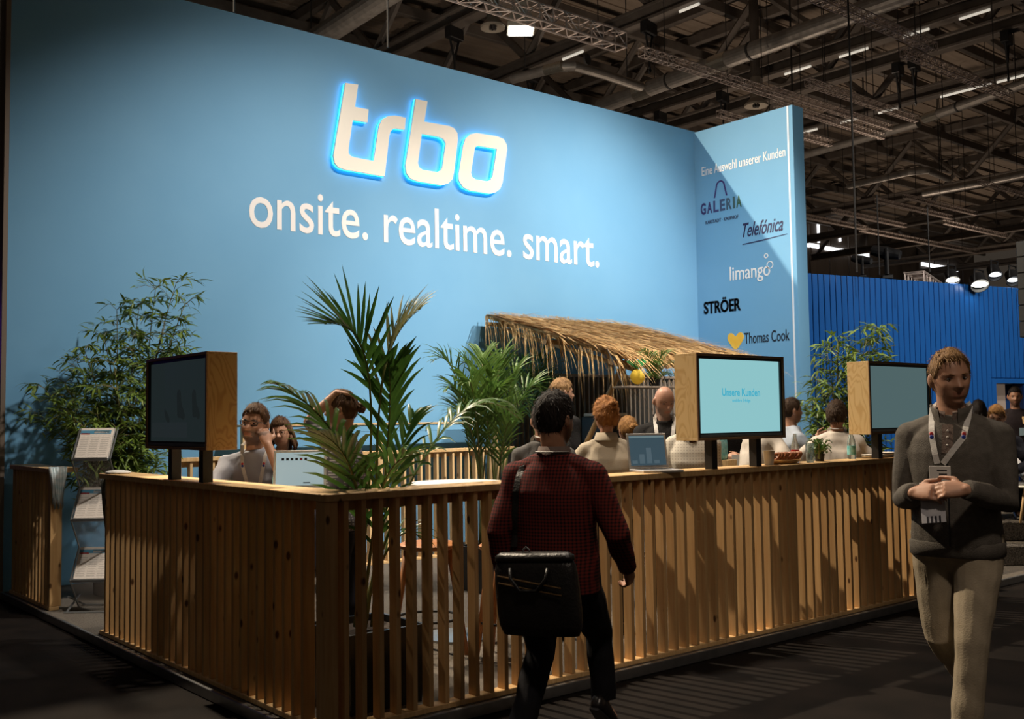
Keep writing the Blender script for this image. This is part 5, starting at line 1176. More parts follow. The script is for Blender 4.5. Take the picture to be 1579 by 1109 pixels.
    if bottom:
        t = MB(); torso(t, 0.97, 0.004, -0.2, 0.02)
        hp_ = Pv-sd*0.0; t.ell(Pv-V(0, 0, 0.06*k), (0.160*k*bulk, 0.120*k*bulk, 0.12*k), 18, 10)
        for s in (1, -1):
            hip, kn, an, toe = LJ[s]; t.tube([hip+V(0, 0, 0.05*k), hip.lerp(kn, 0.25), hip.lerp(kn, 0.6), kn, kn.lerp(an, 0.35), kn.lerp(an, 0.75), an-(an-kn).normalized()*(-0.005)], [0.098*k*bulk, 0.094*k*bulk, 0.080*k*bulk, 0.068*k, 0.066*k, 0.062*k, 0.062*k], 14)
        mb_ = remesh(t, 'trousers', vox, bottom, 5, dec, folds(fold*0.7, (14, 14, 22), 3)); link('trousers', mb_, None, e)
    if shoe:
        for s in (1, -1):
            hip, kn, an, toe = LJ[s]; up = V(0, 0, 1); upv = (up-toe*up.dot(toe)).normalized(); sx_ = toe.cross(upv); t = MB()
            c = an-upv*0.045*k
            rs = [ring_at(c+toe*(q*k)+upv*(zz*k), sx_, upv, rx*k, ry*k, 16, 2.6) for q, rx, ry, zz in ((-0.075, .012, .02, .0), (-0.065, .030, .036, .0), (-0.02, .036, .042, .005), (0.05, .040, .036, -.004), (0.11, .046, .028, -.012), (0.165, .042, .022, -.018), (0.20, .022, .014, -.022))]
            sh = t.loft(rs).build('shoe', shoe, e, smooth=True)
            MB().loft([ring_at(c+toe*(q*k)-upv*(0.038*k)-upv*(0.004*k), sx_, toe, rx*k, 0.004, 8) for q, rx in ((0, 0.03),)] * 2) if False else None
            MB().loft([[c+toe*(q*k)+sx_*(w_*k)-upv*(zz*k) for q, w_ in ((-0.072, -.025), (-0.072, .025), (0.05, .042), (0.12, .046), (0.19, .02), (0.19, -.02), (0.12, -.046), (0.05, -.042))] for zz in (0.034, 0.044)]).build('sole', M_blackpl, sh)
    return dict(e=e, HM=HM, AJ=AJ, LJ=LJ, nk=nk, Pv=Pv, sd=sd, k=k, top=mt, SH=SH)
def surf_pts(me, path, out=0.005):
    """drop (x, z) points onto the front of a garment"""
    bv = BVHTree.FromPolygons([v.co.copy() for v in me.vertices], [tuple(p.vertices) for p in me.polygons]); r = []
    for q in path:
        if len(q) == 3: r.append(V(q)); continue
        h = bv.ray_cast(V(q[0], 1.0, q[1]), V(0, -1, 0))[0]
        r.append((h if h is not None else V(q[0], 0.13, q[1]))+V(0, out, 0))
    return r
def ribbon(pts, w, nrm=V(0, 1, 0), th=0.0015):
    mb = MB(); rings = []
    for i in range(len(pts)):
        d = (pts[min(i+1, len(pts)-1)]-pts[max(i-1, 0)]).normalized(); s = d.cross(nrm); s = s.normalized()*w if s.length > 1e-3 else V(w, 0, 0); n_ = nrm*th
        rings.append([pts[i]-s, pts[i]+s, pts[i]+s+n_, pts[i]-s+n_])
    return mb.loft(rings)
def dense(path, n=5):
    r = []
    for a, b_ in zip(path[:-1], path[1:]):
        for i in range(n): r.append(tuple(a[j]+(b_[j]-a[j])*i/n for j in range(len(a))))
    return r+[path[-1]]
M_lany = cloth('white_lanyard', (0.72, 0.70, 0.66), (0.60, 0.58, 0.55), sc=60)
M_badge = mat('badge_card', (0.74, 0.72, 0.68), rough=0.5)
M_dotred = mat('lanyard_red', (0.55, 0.04, 0.04)); M_dotblue = mat('lanyard_blue', (0.03, 0.06, 0.35))
def lanyard(p, zb, x0=0.0, w=0.010, badge=True, dots=True, zneck=None):
    k = p['k']; nz = p['nk'].z if zneck is None else zneck; e = p['e']; g = 0
    ly = None
    for s in (1, -1):
        pa = surf_pts(p['top'], dense([(s*0.075*k, nz-0.02*k), (s*0.065*k, nz-0.10*k), (x0+s*0.012, zb)], 6)); pa = [V(s*0.06*k, p['nk'].y-0.03*k, nz+0.05*k), V(s*0.078*k, p['nk'].y+0.02*k, nz+0.028*k)]+pa
        o = ribbon(pa, w).build('lanyard', M_lany, e)
        if dots:
            for q, mm in ((0.55, M_dotred), (0.62, M_dotblue)):
                c = pa[int(q*(len(pa)-1))]+V(0, 0.004, 0); MB().ell(c, (w*0.75, 0.002, w*0.75), 10, 6).build('lanyard_dot', mm, o, smooth=True)
    MB().tube([V(p['nk'].x+0.06*k*math.sin(t), p['nk'].y-0.01*k-0.062*k*math.cos(t), nz+0.045*k-0.01*math.cos(t)) for t in [x*PI/10-PI/2 for x in range(11)]], [0.010]*11, 6, 0.35).build('lanyard', M_lany, e)
    if badge:
        c = surf_pts(p['top'], [(x0, zb-0.05)], 0.012)[0]; b_ = MB().bbox((c.x-0.045, c.y, c.z-0.075), (c.x+0.045, c.y+0.003, c.z+0.04), 0.001).build('badge', M_badge, e)
        for i in range(3): MB().box((c.x-0.03+0.0*i, c.y+0.0032, c.z+0.018-i*0.016), (c.x+0.012-0.008*i, c.y+0.0038, c.z+0.023-i*0.016)).build('badge_print', M_dark, b_)
def hpos(x, y, d): return atd(x, y, d)
deg = math.radians
C_navy = cloth('navy_cloth', (0.012, 0.013, 0.022)); C_jean = cloth('dark_trousers', (0.010, 0.010, 0.014)); C_black = cloth('black_jacket', (0.012, 0.011, 0.011), bump=0.4, bsc=60)
C_shoe = mat('black_leather', (0.012, 0.010, 0.010), rough=0.3)
# ---------------------------------------------------------------- man in grey walking towards the camera
C_knit = cloth('grey_knit', (0.135, 0.120, 0.103), (0.105, 0.094, 0.080), sc=40, bump=0.5, bsc=330); C_khaki = cloth('khaki_cotton', (0.36, 0.30, 0.215), (0.30, 0.25, 0.175), sc=12, bump=0.2, bsc=150)
G = person('tall man in grey quarter-zip sweater and khaki trousers walking towards the camera', hpos(1465, 584, 4.7), deg(196), 0.0, H=1.80, head=(32, -8, 4), bulk=1.06, vox=0.0062, dec=0.55, fold=0.005,
    arms={'R': ((0.115, 0.27, -0.335), (0.30, -0.5, -1.0), (-0.90, 0.30, 0.10), (0.0, -0.75, -0.5)), 'L': ((-0.10, 0.29, -0.315), (-0.42, -0.4, -1.0), (0.92, 0.22, 0.02), (0.0, -0.75, -0.5))},
    legs={'L': ((-0.075, 0.17, 0.50), (-0.045, 0.22, 0.095), (-0.1, 1, 0.0)), 'R': ((0.085, 0.02, 0.50), (0.045, -0.36, 0.24), (0.05, 0.62, -0.78))},
    hair=dict(m=H_blond, style='short', t=0.012, line=0.68, quiff=0.5, n=700, L=0.032, lift=0.22), top=(C_knit, 0.017, 'sweater'), bottom=C_khaki, shoe=C_shoe, curl=0.42, beard=0.0, hem=-0.07, hb_=H_blond)
def collar_set(p, m_out, m_in):
    k, nk, e = p['k'], p['nk'], p['e']
    rings = []
    for t, r, zz in ((0, 0.080, -0.035), (1, 0.082, 0.010), (2, 0.090, 0.045), (3, 0.084, 0.044), (4, 0.074, 0.0), (5, 0.072, -0.035)):
        rg = []
        for i in range(25):
            a = -PI/2+math.radians(28)+(2*PI-math.radians(56))*i/24; a += PI; fr = max(0, -math.cos(a+PI/2+PI)) if False else 0
            x, y = math.cos(a+0)*r*k, math.sin(a)*r*k
            rg.append(V(nk.x+x, nk.y+y+0.012*k, nk.z+zz*k-max(0, y)*0.30))
        rings.append(rg)
    MB().loft(rings, caps=False, closed=False).build('collar', m_out, e, smooth=True)
    rings = []
    for r, zz in ((0.066, -0.05), (0.067, 0.02), (0.066, 0.040), (0.070, 0.030), (0.074, -0.01)):
        rings.append([V(nk.x+math.cos(a)*r*k, nk.y+math.sin(a)*r*k+0.010*k, nk.z+zz*k-max(0, math.sin(a))*0.030*k) for a in [PI/2+0.22+(2*PI-0.44)*i/24 for i in range(25)]])
    MB().loft(rings, caps=False, closed=False).build('shirt_collar', m_in, e, smooth=True)
C_inner = cloth('brown_check_shirt', (0.10, 0.07, 0.06), (0.16, 0.12, 0.10), sc=120)
collar_set(G, C_knit, C_inner)
k = G['k']; nk = G['nk']
pl = surf_pts(G['top'], dense([(0.002, nk.z-0.045*k), (0.0, nk.z-0.10*k), (0.0, nk.z-0.17*k)], 4), 0.002)
ribbon(pl, 0.024).build('shirt_placket', C_inner, G['e']); 
zp = surf_pts(G['top'], dense([(0.0, nk.z-0.17*k), (0.0, nk.z-0.60*k)], 14), 0.001); ribbon(zp, 0.003).build('zip', M_blackpl, G['e'])
for i in range(3): MB().ell(pl[2+i*2]+V(0, 0.003, 0), (0.005, 0.003, 0.005), 8, 6).build('button', M_ceram, G['e'])
for s in (1, -1):
    S_, E_, W_, d, pn = G['AJ'][s]; u = (W_-E_).normalized(); MB().tube([W_-u*0.065, W_-u*0.06, W_-u*0.0, W_+u*0.004], [0.040, 0.0445, 0.042, 0.037], 16).build('cuff', C_knit, G['e'], smooth=True)
lanyard(G, nk.z-0.215*k, 0.03, 0.0125)
# hem band of the sweater
P0 = G['Pv']; MB().loft([ring_at(P0+V(0, 0, z), V(1, 0, 0), V(0, 1, 0), 0.170*1.06*k+ex, 0.125*1.08*k+ex, 28) for z, ex in ((-0.090*k, 0.010), (-0.087*k, 0.0165), (-0.030*k, 0.0175), (-0.024*k, 0.010))], caps=False).build('hem_band', C_knit, G['e'], smooth=True)
# leaflet between his hands
wl = (G['AJ'][1][2]+G['AJ'][-1][2])/2; lf = MB().bbox((-0.05, -0.002, -0.085), (0.05, 0.002, 0.10), 0.001, T(wl.x+0.03, wl.y+0.0, wl.z-0.055) @ Matrix.Rotation(0.12, 4, 'Y') @ Matrix.Rotation(0.35, 4, 'X'))
o = lf.build('leaflet_card', mat('leaflet_print', (0.55, 0.54, 0.55), (0.42, 0.42, 0.46), sc=20, rough=0.5)); o.matrix_world = G['e'].matrix_basis if False else T(*G['e'].location) @ Rz(G['e'].rotation_euler.z); tag(o, 'grey printed leaflet held by the man in grey', 'leaflet')
for i in range(4): MB().box((-0.03+i*0.017, 0.0022, -0.085), (-0.022+i*0.017, 0.0027, -0.055), T(wl.x+0.03, wl.y+0.0, wl.z-0.055) @ Matrix.Rotation(0.12, 4, 'Y') @ Matrix.Rotation(0.35, 4, 'X')).build('leaflet_print', M_dark, o)

# ---------------------------------------------------------------- man in red check shirt walking away with a shoulder bag
C_red = pattern('red_check', (0.15, 0.020, 0.015), (0.014, 0.007, 0.007), 'check', 420)
R = person('man in dark red checked shirt walking away along the fence with a black shoulder bag', hpos(856, 648, 4.68), deg(27), 0.0, H=1.70, head=(-18, -3, 0), bulk=1.14, skin=SKIN2, vox=0.0062, dec=0.55, fold=0.004,
    arms={'R': ((0.29, 0.17, -0.53), (0.4, -0.9, 0.0), (0.05, 0.5, -0.85), (-1, 0.2, 0)), 'L': ((-0.24, -0.02, -0.60), (-0.2, -0.9, 0), (-0.02, 0.1, -1), (1, 0, 0))},
    legs={'R': ((0.09, 0.34, 0.52), (0.10, 0.36, 0.20), (0.1, 0.8, -0.6)), 'L': ((-0.085, 0.0, 0.48), (-0.09, -0.30, 0.12), (-0.1, 0.9, -0.3))},
    hair=dict(m=H_black, style='short', t=0.017, line=0.5, n=600, L=0.03, lift=0.25), top=(C_red, 0.016, 'shirt'), bottom=C_jean, shoe=C_shoe, curl=0.6, beard=0.8, hem=-0.12)
k, nk = R['k'], R['nk']
MB().loft([[V(nk.x+math.cos(a)*r*k, nk.y+math.sin(a)*r*k+0.004*k, nk.z+zz*k-max(0, math.sin(a))*0.035*k) for a in [2*PI*i/28 for i in range(28)]] for r, zz in ((0.072, -0.03), (0.068, 0.034), (0.074, 0.036), (0.088, -0.02))], caps=False).build('collar', cloth('grey_collar', (0.20, 0.15, 0.13)), R['e'], smooth=True)
o = MB().tube([V(nk.x+0.078*k*math.cos(t), nk.y-0.01*k+0.080*k*math.sin(t), nk.z+0.012*k-0.03*max(0, math.sin(t))) for t in [PI*1.05+x*PI*0.9/10 for x in range(11)]], 0.008, 6, 0.4).build('lanyard', M_lany, R['e'])
for s in (1, -1):
    S_, E_, W_, d, pn = R['AJ'][s]; u = (W_-E_).normalized(); MB().tube([W_-u*0.06, W_-u*0.055, W_+u*0.004, W_+u*0.006], [0.038, 0.044, 0.043, 0.036], 16).build('cuff', C_red, R['e'], smooth=True)
# bag: hangs at his left hip behind him, strap over the right shoulder
C_bag = mat('black_bag_leather', (0.010, 0.009, 0.009), (0.016, 0.014, 0.013), sc=18, rough=0.42, bump=0.35, bsc=70)
Mr = T(*R['e'].location) @ Rz(R['e'].rotation_euler.z); bg = empty('shoulder_bag', Mr @ V(0.03, -0.265, 0.625*k), R['e'].rotation_euler.z, 'black leather shoulder bag hanging behind the man in red', 'bag')
bg.rotation_euler = (0.06, -0.06, R['e'].rotation_euler.z-0.12)
def rbox(w, d, h, bulge, n=28):
    rs = []
    for i in range(9):
        t = i/8; z = h*t; f_ = 1-0.10*(2*t-1)**6; b_ = bulge*math.sin(PI*t)**0.7
        rs.append(ring_at(V(0, 0, z), V(1, 0, 0), V(0, 1, 0), w/2*f_*(1-0.03*t), d/2*f_+b_, n, 2.9))
    return rs
MB().loft(rbox(0.40, 0.07, 0.33, 0.025)).build('bag_body', C_bag, bg, smooth=True)
MB().loft([ring_at(V(0, 0.0, z), V(1, 0, 0), V(0, 1, 0), w_, d_, 28, 3.4) for z, w_, d_ in ((0.315, 0.19, 0.042), (0.335, 0.186, 0.040), (0.348, 0.165, 0.026))]).build('bag_top', C_bag, bg, smooth=True)
for zz in (0.23, 0.26): MB().tube([V(-0.15+0.3*i/10, -0.0705+0.004*abs(i-5)/5, zz-0.05*(i/10)) for i in range(11)], 0.004, 6).build('zip', mat('brass_zip', (0.20, 0.12, 0.05), rough=0.4, metal=0.7), bg)
for s in (-1, 1):
    MB().tube([V(-0.09, s*0.055, 0.29), V(-0.085, s*0.07, 0.20+0.05), V(-0.04, s*0.078, 0.20), V(0.04, s*0.078, 0.20), V(0.085, s*0.07, 0.25), V(0.09, s*0.055, 0.29)], 0.008, 8).build('handle', C_bag, bg, smooth=True)
MB().tube([V(-0.02, 0.0, 0.345), V(-0.02, 0, 0.36), V(-0.035, 0, 0.372), V(-0.05, 0, 0.36), V(-0.05, 0, 0.345)], 0.004, 6).build('ring', M_alu, bg)
# strap on his back
bvh = BVHTree.FromPolygons([v.co.copy() for v in R['top'].vertices], [tuple(p.vertices) for p in R['top'].polygons]); sp_ = []
for i in range(15):
    t = i/14; x = -0.135-0.02*t; z = R['SH'][-1].z+0.05*k-(R['SH'][-1].z-0.98*k)*t; h_ = bvh.ray_cast(V(x, -1, z), V(0, 1, 0))[0]
    sp_.append((h_ if h_ is not None else V(x, R['nk'].y-0.10, z))+V(0, -0.006, 0))
sp_ = [V(-0.135, 0.10, sp_[0].z-0.06), V(-0.135, 0.03, sp_[0].z+0.012)]+sp_+[V(-0.155, sp_[-1].y-0.02, 0.98*k)]
inv = (T(*bg.location) @ bg.rotation_euler.to_matrix().to_4x4()).inverted() @ Mr
ribbon([inv @ p for p in sp_], 0.016, V(0, -1, 0), 0.003).build('strap', C_bag, bg)

# ---------------------------------------------------------------- people at the left table
P1 = person('bearded man with glasses in pale shirt, cheek on hand, behind the left fence', hpos(393, 655, 6.6), deg(234), ZP, sit=0.68, H=1.78, lean=12, head=(-14, 4, -6), glasses=mat('black_frame', (0.01, 0.01, 0.012), rough=0.3),
    arms={'L': ((-0.105, 0.17, 0.035), (-0.5, 0.3, -1.0), (0.35, -0.35, 0.85), (0.3, -0.6, 0.1)), 'R': ((0.0, 0.34, -0.215), (0.9, -0.2, -0.3), (-0.9, 0.3, 0.0), (0, -0.3, -1))}, legs={'R': ((0.12, 0.28, 0.62), (0.12, 0.16, 0.30), (0.1, 1, -0.1)), 'L': ((-0.12, 0.28, 0.62), (-0.12, 0.16, 0.30), (-0.1, 1, -0.1))},
    hair=dict(m=H_brown, style='fade', t=0.014, line=0.56, n=200, lift=0.2), top=(cloth('pale_shirt', (0.36, 0.37, 0.42), sc=8, bump=0.15), 0.014), bottom=C_navy, shoe=C_shoe, sleeve=0.62, beard=0.92, vox=0.007, fold=0.008)
lanyard(P1, P1['nk'].z-0.33, -0.01, 0.011, False)
P2 = person('woman with glasses and dark jacket half hidden beside the man in the pale shirt', hpos(434, 668, 8.0), deg(232), ZP, sit=0.62, woman=True, H=1.66, head=(-6, -4, 8), glasses=mat('brown_frame', (0.12, 0.05, 0.02), rough=0.3), hair=dict(m=H_brown, style='long', t=0.016, line=0.52, len=0.16), top=(C_navy, 0.014, 'jacket'), bottom=C_jean, shoe=C_shoe)
C_dots = pattern('dotted_shirt', (0.10, 0.095, 0.11), (0.40, 0.39, 0.40), 'dots', 380)
P3 = person('woman in dotted grey shirt, hand on her head, behind the corner palm', hpos(526, 632, 6.35), deg(132), ZP, woman=True, head=(6, -4, 0), bulk=1.06,
    arms={'L': ((-0.05, 0.03, 0.265), (0.0, 1.0, 0.25), (0.75, -0.65, -0.12), (0.2, -0.3, -1))}, hair=dict(m=H_brown, style='bun', t=0.014, line=0.5, bun=(0, -0.115, 0.005)), top=(C_dots, 0.018), bottom=C_navy, shoe=C_shoe, sleeve=0.5, vox=0.007)
P4 = person('person in beige jacket sitting behind the white laptop', hpos(506, 672, 9.0), deg(200), ZP, sit=0.60, H=1.66, hair=dict(m=H_dark, t=0.014), top=(cloth('beige_jacket', (0.46, 0.37, 0.25)), 0.018, 'jacket'), bottom=C_navy, shoe=C_shoe)
# ---------------------------------------------------------------- people at the counter
P5 = person('man in grey T-shirt standing with his back turned, half hidden by the man in red', hpos(836, 650, 6.95), deg(60), ZP, head=(-10, 0, 0), hair=dict(m=H_dark, t=0.013), top=(cloth('grey_tee', (0.12, 0.115, 0.11)), 0.016), bottom=C_navy, shoe=C_shoe, sleeve=0.35, bulk=1.05)
lanyard(P5, P5['nk'].z-0.30, 0, 0.011, False)
P6 = person('man with short blond crop standing at the bar in dark shirt', hpos(867, 607, 9.3), deg(-8), ZP, head=(-12, 0, 0), hair=dict(m=H_blond, style='fade', t=0.016), top=(C_black, 0.014), bottom=C_jean, shoe=C_shoe)
C_blaz = cloth('cream_blazer', (0.50, 0.43, 0.33), (0.45, 0.385, 0.29), sc=6, bump=0.2)
P7 = person('woman in cream blazer with copper curls pinned up, seen from behind', hpos(934, 642, 7.1), deg(52), ZP, woman=True, head=(14, 2, 0), bulk=1.16, hair=dict(m=H_red, style='bun', t=0.026, curly=0.012, line=0.5, bun=(0.02, -0.085, 0.085), n=500, L=0.03, lift=0.6), top=(C_blaz, 0.022, 'blazer'), bottom=C_navy, shoe=C_shoe, vox=0.007, fold=0.006,
    arms={'R': ((0.16, 0.24, -0.34), (0.8, -0.4, -0.4)), 'L': ((-0.16, 0.24, -0.34), (-0.8, -0.4, -0.4))})
k, nk = P7['k'], P7['nk']; MB().loft([[V(nk.x+math.cos(a)*r*k, nk.y+math.sin(a)*r*k, nk.z+zz*k-max(0, math.sin(a))*0.16*k) for a in [PI/2+0.5+(2*PI-1.0)*i/24 for i in range(25)]] for r, zz in ((0.078, -0.02), (0.070, 0.03), (0.078, 0.034), (0.10, -0.025))], caps=False, closed=False).build('blazer_collar', C_blaz, P7['e'], smooth=True)
P8 = person('woman with brown hair in a bun, half hidden right of the cream blazer', hpos(968, 664, 9.2), deg(70), ZP, woman=True, sit=0.70, H=1.66, hair=dict(m=H_gold, style='bun', t=0.016, bun=(0.0, -0.11, 0.03)), top=(C_black, 0.014), bottom=C_jean, shoe=C_shoe)
P9 = person('bald bearded man in black jacket with white lanyard looking down', hpos(1024, 619, 8.1), deg(222), ZP, head=(22, -22, 0), bulk=1.10, skin=SKIN_G, beard=0.7, top=(C_black, 0.024, 'jacket'), bottom=C_jean, shoe=C_shoe, vox=0.007,
    arms={'R': ((0.04, 0.30, -0.42), (0.9, -0.3, -0.2), (-0.8, 0.4, 0), (0, -.5, -.8)), 'L': ((-0.14, 0.28, -0.40), (-0.9, -0.3, -0.2))})
lanyard(P9, P9['nk'].z-0.36, 0.0, 0.014, False, False)
MB().loft([[V(P9['nk'].x+math.cos(a)*r, P9['nk'].y+math.sin(a)*r, P9['nk'].z+zz-max(0, math.sin(a))*0.10) for a in [PI/2+0.45+(2*PI-0.9)*i/24 for i in range(25)]] for r, zz in ((0.085, -0.03), (0.082, 0.05), (0.090, 0.052), (0.11, -0.03))], caps=False, closed=False).build('jacket_collar', C_black, P9['e'], smooth=True)
C_lace = pattern('white_lace', (0.62, 0.58, 0.50), (0.44, 0.40, 0.34), 'dots', 300)
P10 = person('woman in white lace top, head hidden by the lit screen housing', hpos(1066, 634, 7.55), deg(40), ZP, woman=True, hair=dict(m=H_brown, style='long', t=0.016, len=0.40), head=(-25, 0, 0), bulk=1.1, top=(C_lace, 0.02), bottom=C_navy, shoe=C_shoe, vox=0.007)
P11 = person('person in black suit behind the lit screen, hands holding a white card', hpos(1128, 622, 9.3), deg(225), ZP, top=(C_black, 0.018, 'jacket'), bottom=C_jean, shoe=C_shoe, hair=dict(m=H_dark, t=0.014), arms={'R': ((0.06, 0.28, -0.36), (0.9, -0.3, -0.3), (-0.7, 0.5, 0.3), (0, -.5, -.8)), 'L': ((-0.05, 0.30, -0.34), (-0.9, -0.3, -0.3), (0.7, 0.4, 0.3), (0, -.5, -.8))})
o = MB().bbox((-0.05, 0, -0.09), (0.05, 0.003, 0.04), 0.001).build('business_card', M_badge); w_ = (P11['AJ'][1][2]+P11['AJ'][-1][2])/2; o.matrix_world = T(*P11['e'].location) @ Rz(P11['e'].rotation_euler.z) @ T(w_.x, w_.y+0.11, w_.z+0.0); tag(o, 'white card held by the person in the black suit', 'card')
C_wshirt = cloth('white_shirt', (0.66, 0.60, 0.53), sc=8, bump=0.15)
P12 = person('person in white shirt leaning behind the lit screen, above the pretzels', hpos(1180, 628, 8.3), deg(-20), ZP, lean=10, top=(C_wshirt, 0.02), bottom=C_navy, shoe=C_shoe, hair=dict(m=H_brown, t=0.014), bulk=1.08, fold=0.010, arms={'R': ((0.22, 0.16, -0.40), (0.9, -0.5, -0.3), (0.1, 0.9, -0.2)), 'L': ((-0.1, 0.3, -0.36), (-0.9, -0.3, -0.3))})
P13 = person('man in light blue shirt in profile, right of the lit screen', hpos(1221, 634, 9.4), deg(-32), ZP, head=(2, 0, 0), hair=dict(m=H_dark, style='short', t=0.014), beard=0.55, bulk=1.06, top=(cloth('blue_shirt', (0.42, 0.47, 0.55), sc=8, bump=0.15), 0.018), bottom=C_navy, shoe=C_shoe, sleeve=0.55, vox=0.007, fold=0.008,
    arms={'R': ((0.10, 0.30, -0.20), (0.5, -0.3, -0.8), (0, 1, 0.05), (-0.6, 0, -0.6)), 'L': ((-0.08, 0.30, -0.11), (-0.5, -0.3, -0.8), (0, 0.9, 0.3))})
S_, E_, W_, d, pn = P13['AJ'][-1]; MB().tube([W_-d*0.04, W_-d*0.01], 0.032, 14).build('watch', M_black, P13['e'], smooth=True)
P14 = person('man in white shirt seen from behind, left of the dim teal screen', hpos(1290, 641, 8.6), deg(38), ZP, head=(-14, -4, 0), skin=SKIN2, hair=dict(m=H_dark, style='full', t=0.024, curly=0.008, n=420, L=0.025, lift=0.6), bulk=1.1, top=(C_wshirt, 0.020), bottom=C_navy, shoe=C_shoe, vox=0.007, fold=0.010,
    arms={'R': ((0.2, 0.22, -0.38), (0.9, -0.5, -0.3)), 'L': ((-0.24, 0.24, -0.34), (-0.9, -0.4, -0.3))})
lanyard(P14, P14['nk'].z-0.3, 0, 0.011, False)
# ---------------------------------------------------------------- people on the stage at the right
P15 = person('young man with golden hair and navy jacket sitting on the stage', hpos(1537, 644, 10.8), deg(215), ZS, sit=0.42, H=1.74, head=(-12, -12, 0), hair=dict(m=H_gold, style='short', t=0.018, quiff=0.8), top=(C_navy, 0.018, 'jacket'), bottom=C_jean, shoe=C_shoe, arms={'R': ((0.12, 0.30, -0.40), (0.9, -0.3, -0.3)), 'L': ((-0.1, 0.32, -0.40), (-0.9, -0.3, -0.3))}, lean=8)
P16 = person('dark bearded man with a badge standing near the doorway at the right', hpos(1565, 612, 13.6), deg(215), ZP, head=(-5, -8, 0), skin=SKIN2, beard=0.8, hair=dict(m=H_black, style='fade', t=0.012, line=0.58), top=(cloth('dark_check', (0.03, 0.022, 0.025)), 0.018), bottom=C_jean, shoe=C_shoe)
b_ = surf_pts(P16['top'], [(-0.06, P16['nk'].z-0.30)], 0.008)[0]; MB().bbox((b_.x-0.045, b_.y, b_.z-0.05), (b_.x+0.045, b_.y+0.003, b_.z+0.05), 0.001).build('badge', mat('pale_badge', (0.35, 0.5, 0.6)), P16['e'])
P17 = person('person with black hair behind the pale rail, left of the doorway', hpos(1509, 634, 12.6), deg(30), ZP, sit=0.55, H=1.7, hair=dict(m=H_black, style='long', t=0.02, len=0.2), top=(C_black, 0.016), bottom=C_jean, shoe=C_shoe)
P18 = person('person in pale blue shirt cut off by the right picture edge, beside the side table', hpos(1618, 652, 11.0), deg(200), ZS, sit=0.42, H=1.74, lean=10, hair=dict(m=H_dark, t=0.015), top=(cloth('light_shirt', (0.55, 0.55, 0.58)), 0.02), bottom=C_jean, shoe=C_shoe, arms={'R': ((0.22, 0.34, -0.42), (0.9, -0.3, -0.3)), 'L': ((-0.1, 0.3, -0.42), (-0.9, -0.3, -0.3))})
for p_, rz_, lab in ((P15, 0, 'white shell chair under the young man with golden hair'), (P18, 0, 'white shell chair under the person at the right picture edge')):
    c = p_['e'].location; e = empty('shell_chair', (c.x, c.y, ZS), p_['e'].rotation_euler.z, lab, 'chair'); sh = p_['Pv'].z-0.115
    MB().loft([ring_at(V(0, 0.02, sh-0.03+z), V(1, 0, 0), V(0, 1, 0), r, r*0.95, 24, 2.6) for r, z in ((0.16, -0.012), (0.22, 0.0), (0.22, 0.012), (0.2, 0.02))]).build('seat', M_whitepl, e, smooth=True)
    for sx, sy in ((-1, -1), (1, -1), (1, 1), (-1, 1)): MB().tube([(sx*0.13, sy*0.13, sh-0.035), (sx*0.22, sy*0.22, 0)], [0.018, 0.012], 8).build('leg', M_lightwood, e, smooth=True)
    MB().loft([[V(math.sin(a)*0.21, -math.cos(a)*0.21-0.0, z+sh) for a in [(-1.1+2.2*i/14) for i in range(15)]]+[V(math.sin(a)*0.225, -math.cos(a)*0.225-0.0, z+sh) for a in [(1.1-2.2*i/14) for i in range(15)]] for z in (0.0, 0.15, 0.30)]).build('backrest', M_whitepl, e, smooth=True)
# laptop with a lit fruit emblem on the side table
tb = bpy.data.objects['side_table'].location
e = laptop((tb.x-0.02, tb.y+0.02, ZS+0.3655), deg(215), 'dark grey laptop with a white fruit emblem on the side table at the right edge', mat('grey_shell', (0.10, 0.095, 0.09), rough=0.4, metal=0.5), M_screen_blue, 0.32, 14)
Mx = T(0, 0.0, 0.018) @ Matrix.Rotation(math.radians(-14), 4, 'X') @ T(0, 0.0012, 0.12) @ Matrix(((-1, 0, 0, 0), (0, 0, 1, 0), (0, 1, 0, 0), (0, 0, 0, 1)))
fruit = chaikin([(0, -0.020), (-0.008, -0.022), (-0.016, -0.012), (-0.018, 0.002), (-0.012, 0.013), (0, 0.010), (0.012, 0.013), (0.016, 0.008), (0.011, 0.0), (0.016, -0.008), (0.008, -0.022)])
shape_part('emblem', [fruit, chaikin([(0.0, 0.014), (0.009, 0.026), (0.002, 0.024)], 1)], mat('emblem_white', (0.9, 0.9, 0.88), emis=(0.9, 0.9, 0.85), es=0.7), e, Mx, 0.0004)
# passer-by cut off by the right edge, with a patterned paper bag
P19 = person('passer-by in dark clothes cut off by the right picture edge', hpos(1688, 600, 5.75), deg(200), 0.0, H=1.72, hair=dict(m=H_brown, t=0.016), top=(C_black, 0.018, 'jacket'), bottom=C_jean, shoe=C_shoe, legs={'R': ((0.10, 0.14, 0.50), (0.12, 0.20, 0.085), (0.3, 1, -0.05)), 'L': ((-0.09, -0.05, 0.50), (-0.09, -0.25, 0.12), (0, 0.9, -0.3))}, arms={'R': ((0.32, 0.05, -0.50), (0.4, -0.9, 0))})
w_ = T(*P19['e'].location) @ Rz(P19['e'].rotation_euler.z) @ P19['AJ'][1][2]
pbg = empty('paper_bag', (w_.x-0.0, w_.y, w_.z-0.56), deg(20), 'tan patterned paper bag carried at the right picture edge', 'bag')
m_ = mat('tan_print', (0.42, 0.30, 0.12), (0.05, 0.035, 0.02), sc=22, rough=0.7, ramp=(0.52, 0.56))
MB().loft([[V(sx*w2, sy*0.06, z) for sx, sy in ((-1, -1), (1, -1), (1, 1), (-1, 1))] for w2, z in ((0.12, 0), (0.125, 0.22))]).build('sack', m_, pbg)
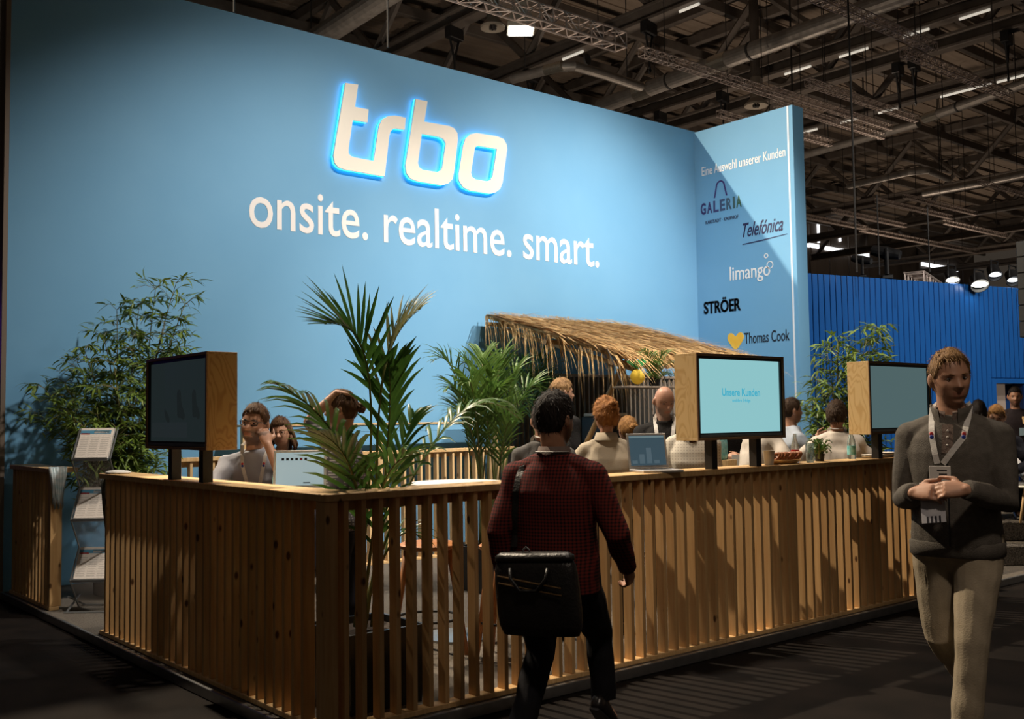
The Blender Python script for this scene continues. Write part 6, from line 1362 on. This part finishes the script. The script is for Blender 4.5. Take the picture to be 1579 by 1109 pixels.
for s in (-1, 1): MB().tube([(-0.06, s*0.055, 0.22), (-0.05, s*0.03, 0.36), (0.0, 0, 0.47), (0.05, s*0.03, 0.36), (0.06, s*0.055, 0.22)], 0.004, 6).build('handle', m_, pbg)

for p_, lab in ((P1, 'wooden bar stool under the bearded man with glasses'), (P2, 'wooden bar stool under the woman with glasses'), (P4, 'wooden bar stool under the person in the beige jacket'), (P8, 'wooden bar stool under the woman with the brown bun'), (P17, 'wooden bar stool under the black haired person behind the rail')):
    c = p_['e'].location; stool((c.x, c.y), 0.3, lab, p_['Pv'].z-0.125)

# small turquoise bag on a wooden box behind the lit screen
c = V(atd(1112, 712, 8.6)); c.z = ZP; e = empty('wooden_box', c, 0.3, 'slim pine box standing between the posts of the lit screen', 'box')
for k_ in range(5): MB().bbox((-0.10+k_*0.042, -0.10, 0), (-0.062+k_*0.042, -0.085, 1.10), 0.002).build('slat', M_lightwood, e)
MB().box((-0.10, -0.084, 0), (0.108, 0.10, 1.10)).build('core', M_lightwood, e)
e = empty('turquoise_bag', (c.x, c.y, ZP+1.1005), 0.3, 'turquoise patterned bag standing on the slim pine box', 'bag')
MB().loft(rbox(0.20, 0.06, 0.19, 0.01, 20)).build('sack', mat('turquoise_print', (0.05, 0.33, 0.36), (0.30, 0.50, 0.50), sc=26, rough=0.6), e, smooth=True)
MB().tube([(-0.05, 0, 0.18), (-0.04, 0, 0.24), (0.04, 0, 0.24), (0.05, 0, 0.18)], 0.006, 6).build('handle', M_blackpl, e)
# labels of look-alikes by their order in the picture
ORD = ['leftmost', 'second', 'third', 'fourth', 'fifth', 'sixth', 'seventh', 'eighth', 'ninth', 'tenth', 'eleventh', 'twelfth', 'thirteenth', 'fourteenth', 'fifteenth', 'sixteenth', 'seventeenth', 'eighteenth', 'nineteenth', 'twentieth']
def pxx(o):
    p = np.array(o.location) if o.type == 'EMPTY' or o.location.length > 0.01 else np.array(o.data.vertices[0].co); d = p-CAM; return float((d @ _r)/(d @ _f))
def order(prefix, text):
    obs = sorted([o for o in bpy.data.objects if o.parent is None and o.name.split('.')[0] == prefix], key=pxx)
    for i, o in enumerate(obs): o['label'] = text % ('leftmost' if i == 0 else ('rightmost' if i == len(obs)-1 else ORD[i]+' from the left'))
order('hoist_clamp', 'black hoist clamp under the hall roof, %s')
order('tube_lamp', 'thin fluorescent tube lamp under the hall roof, %s')
order('pretzel', 'brown pretzel in the wicker basket, %s in the row')
for i, o in enumerate(sorted([o for o in bpy.data.objects if o.name.split('.')[0] == 'saucer'], key=lambda o: (o.data.vertices[0].co.x, o.data.vertices[0].co.z))):
    o['label'] = ['bottom white saucer of the stack next to the water bottle', 'top white saucer of the stack next to the water bottle', 'bottom white saucer of the far stack on the right fence', 'middle white saucer of the far stack on the right fence', 'top white saucer of the far stack on the right fence'][i]
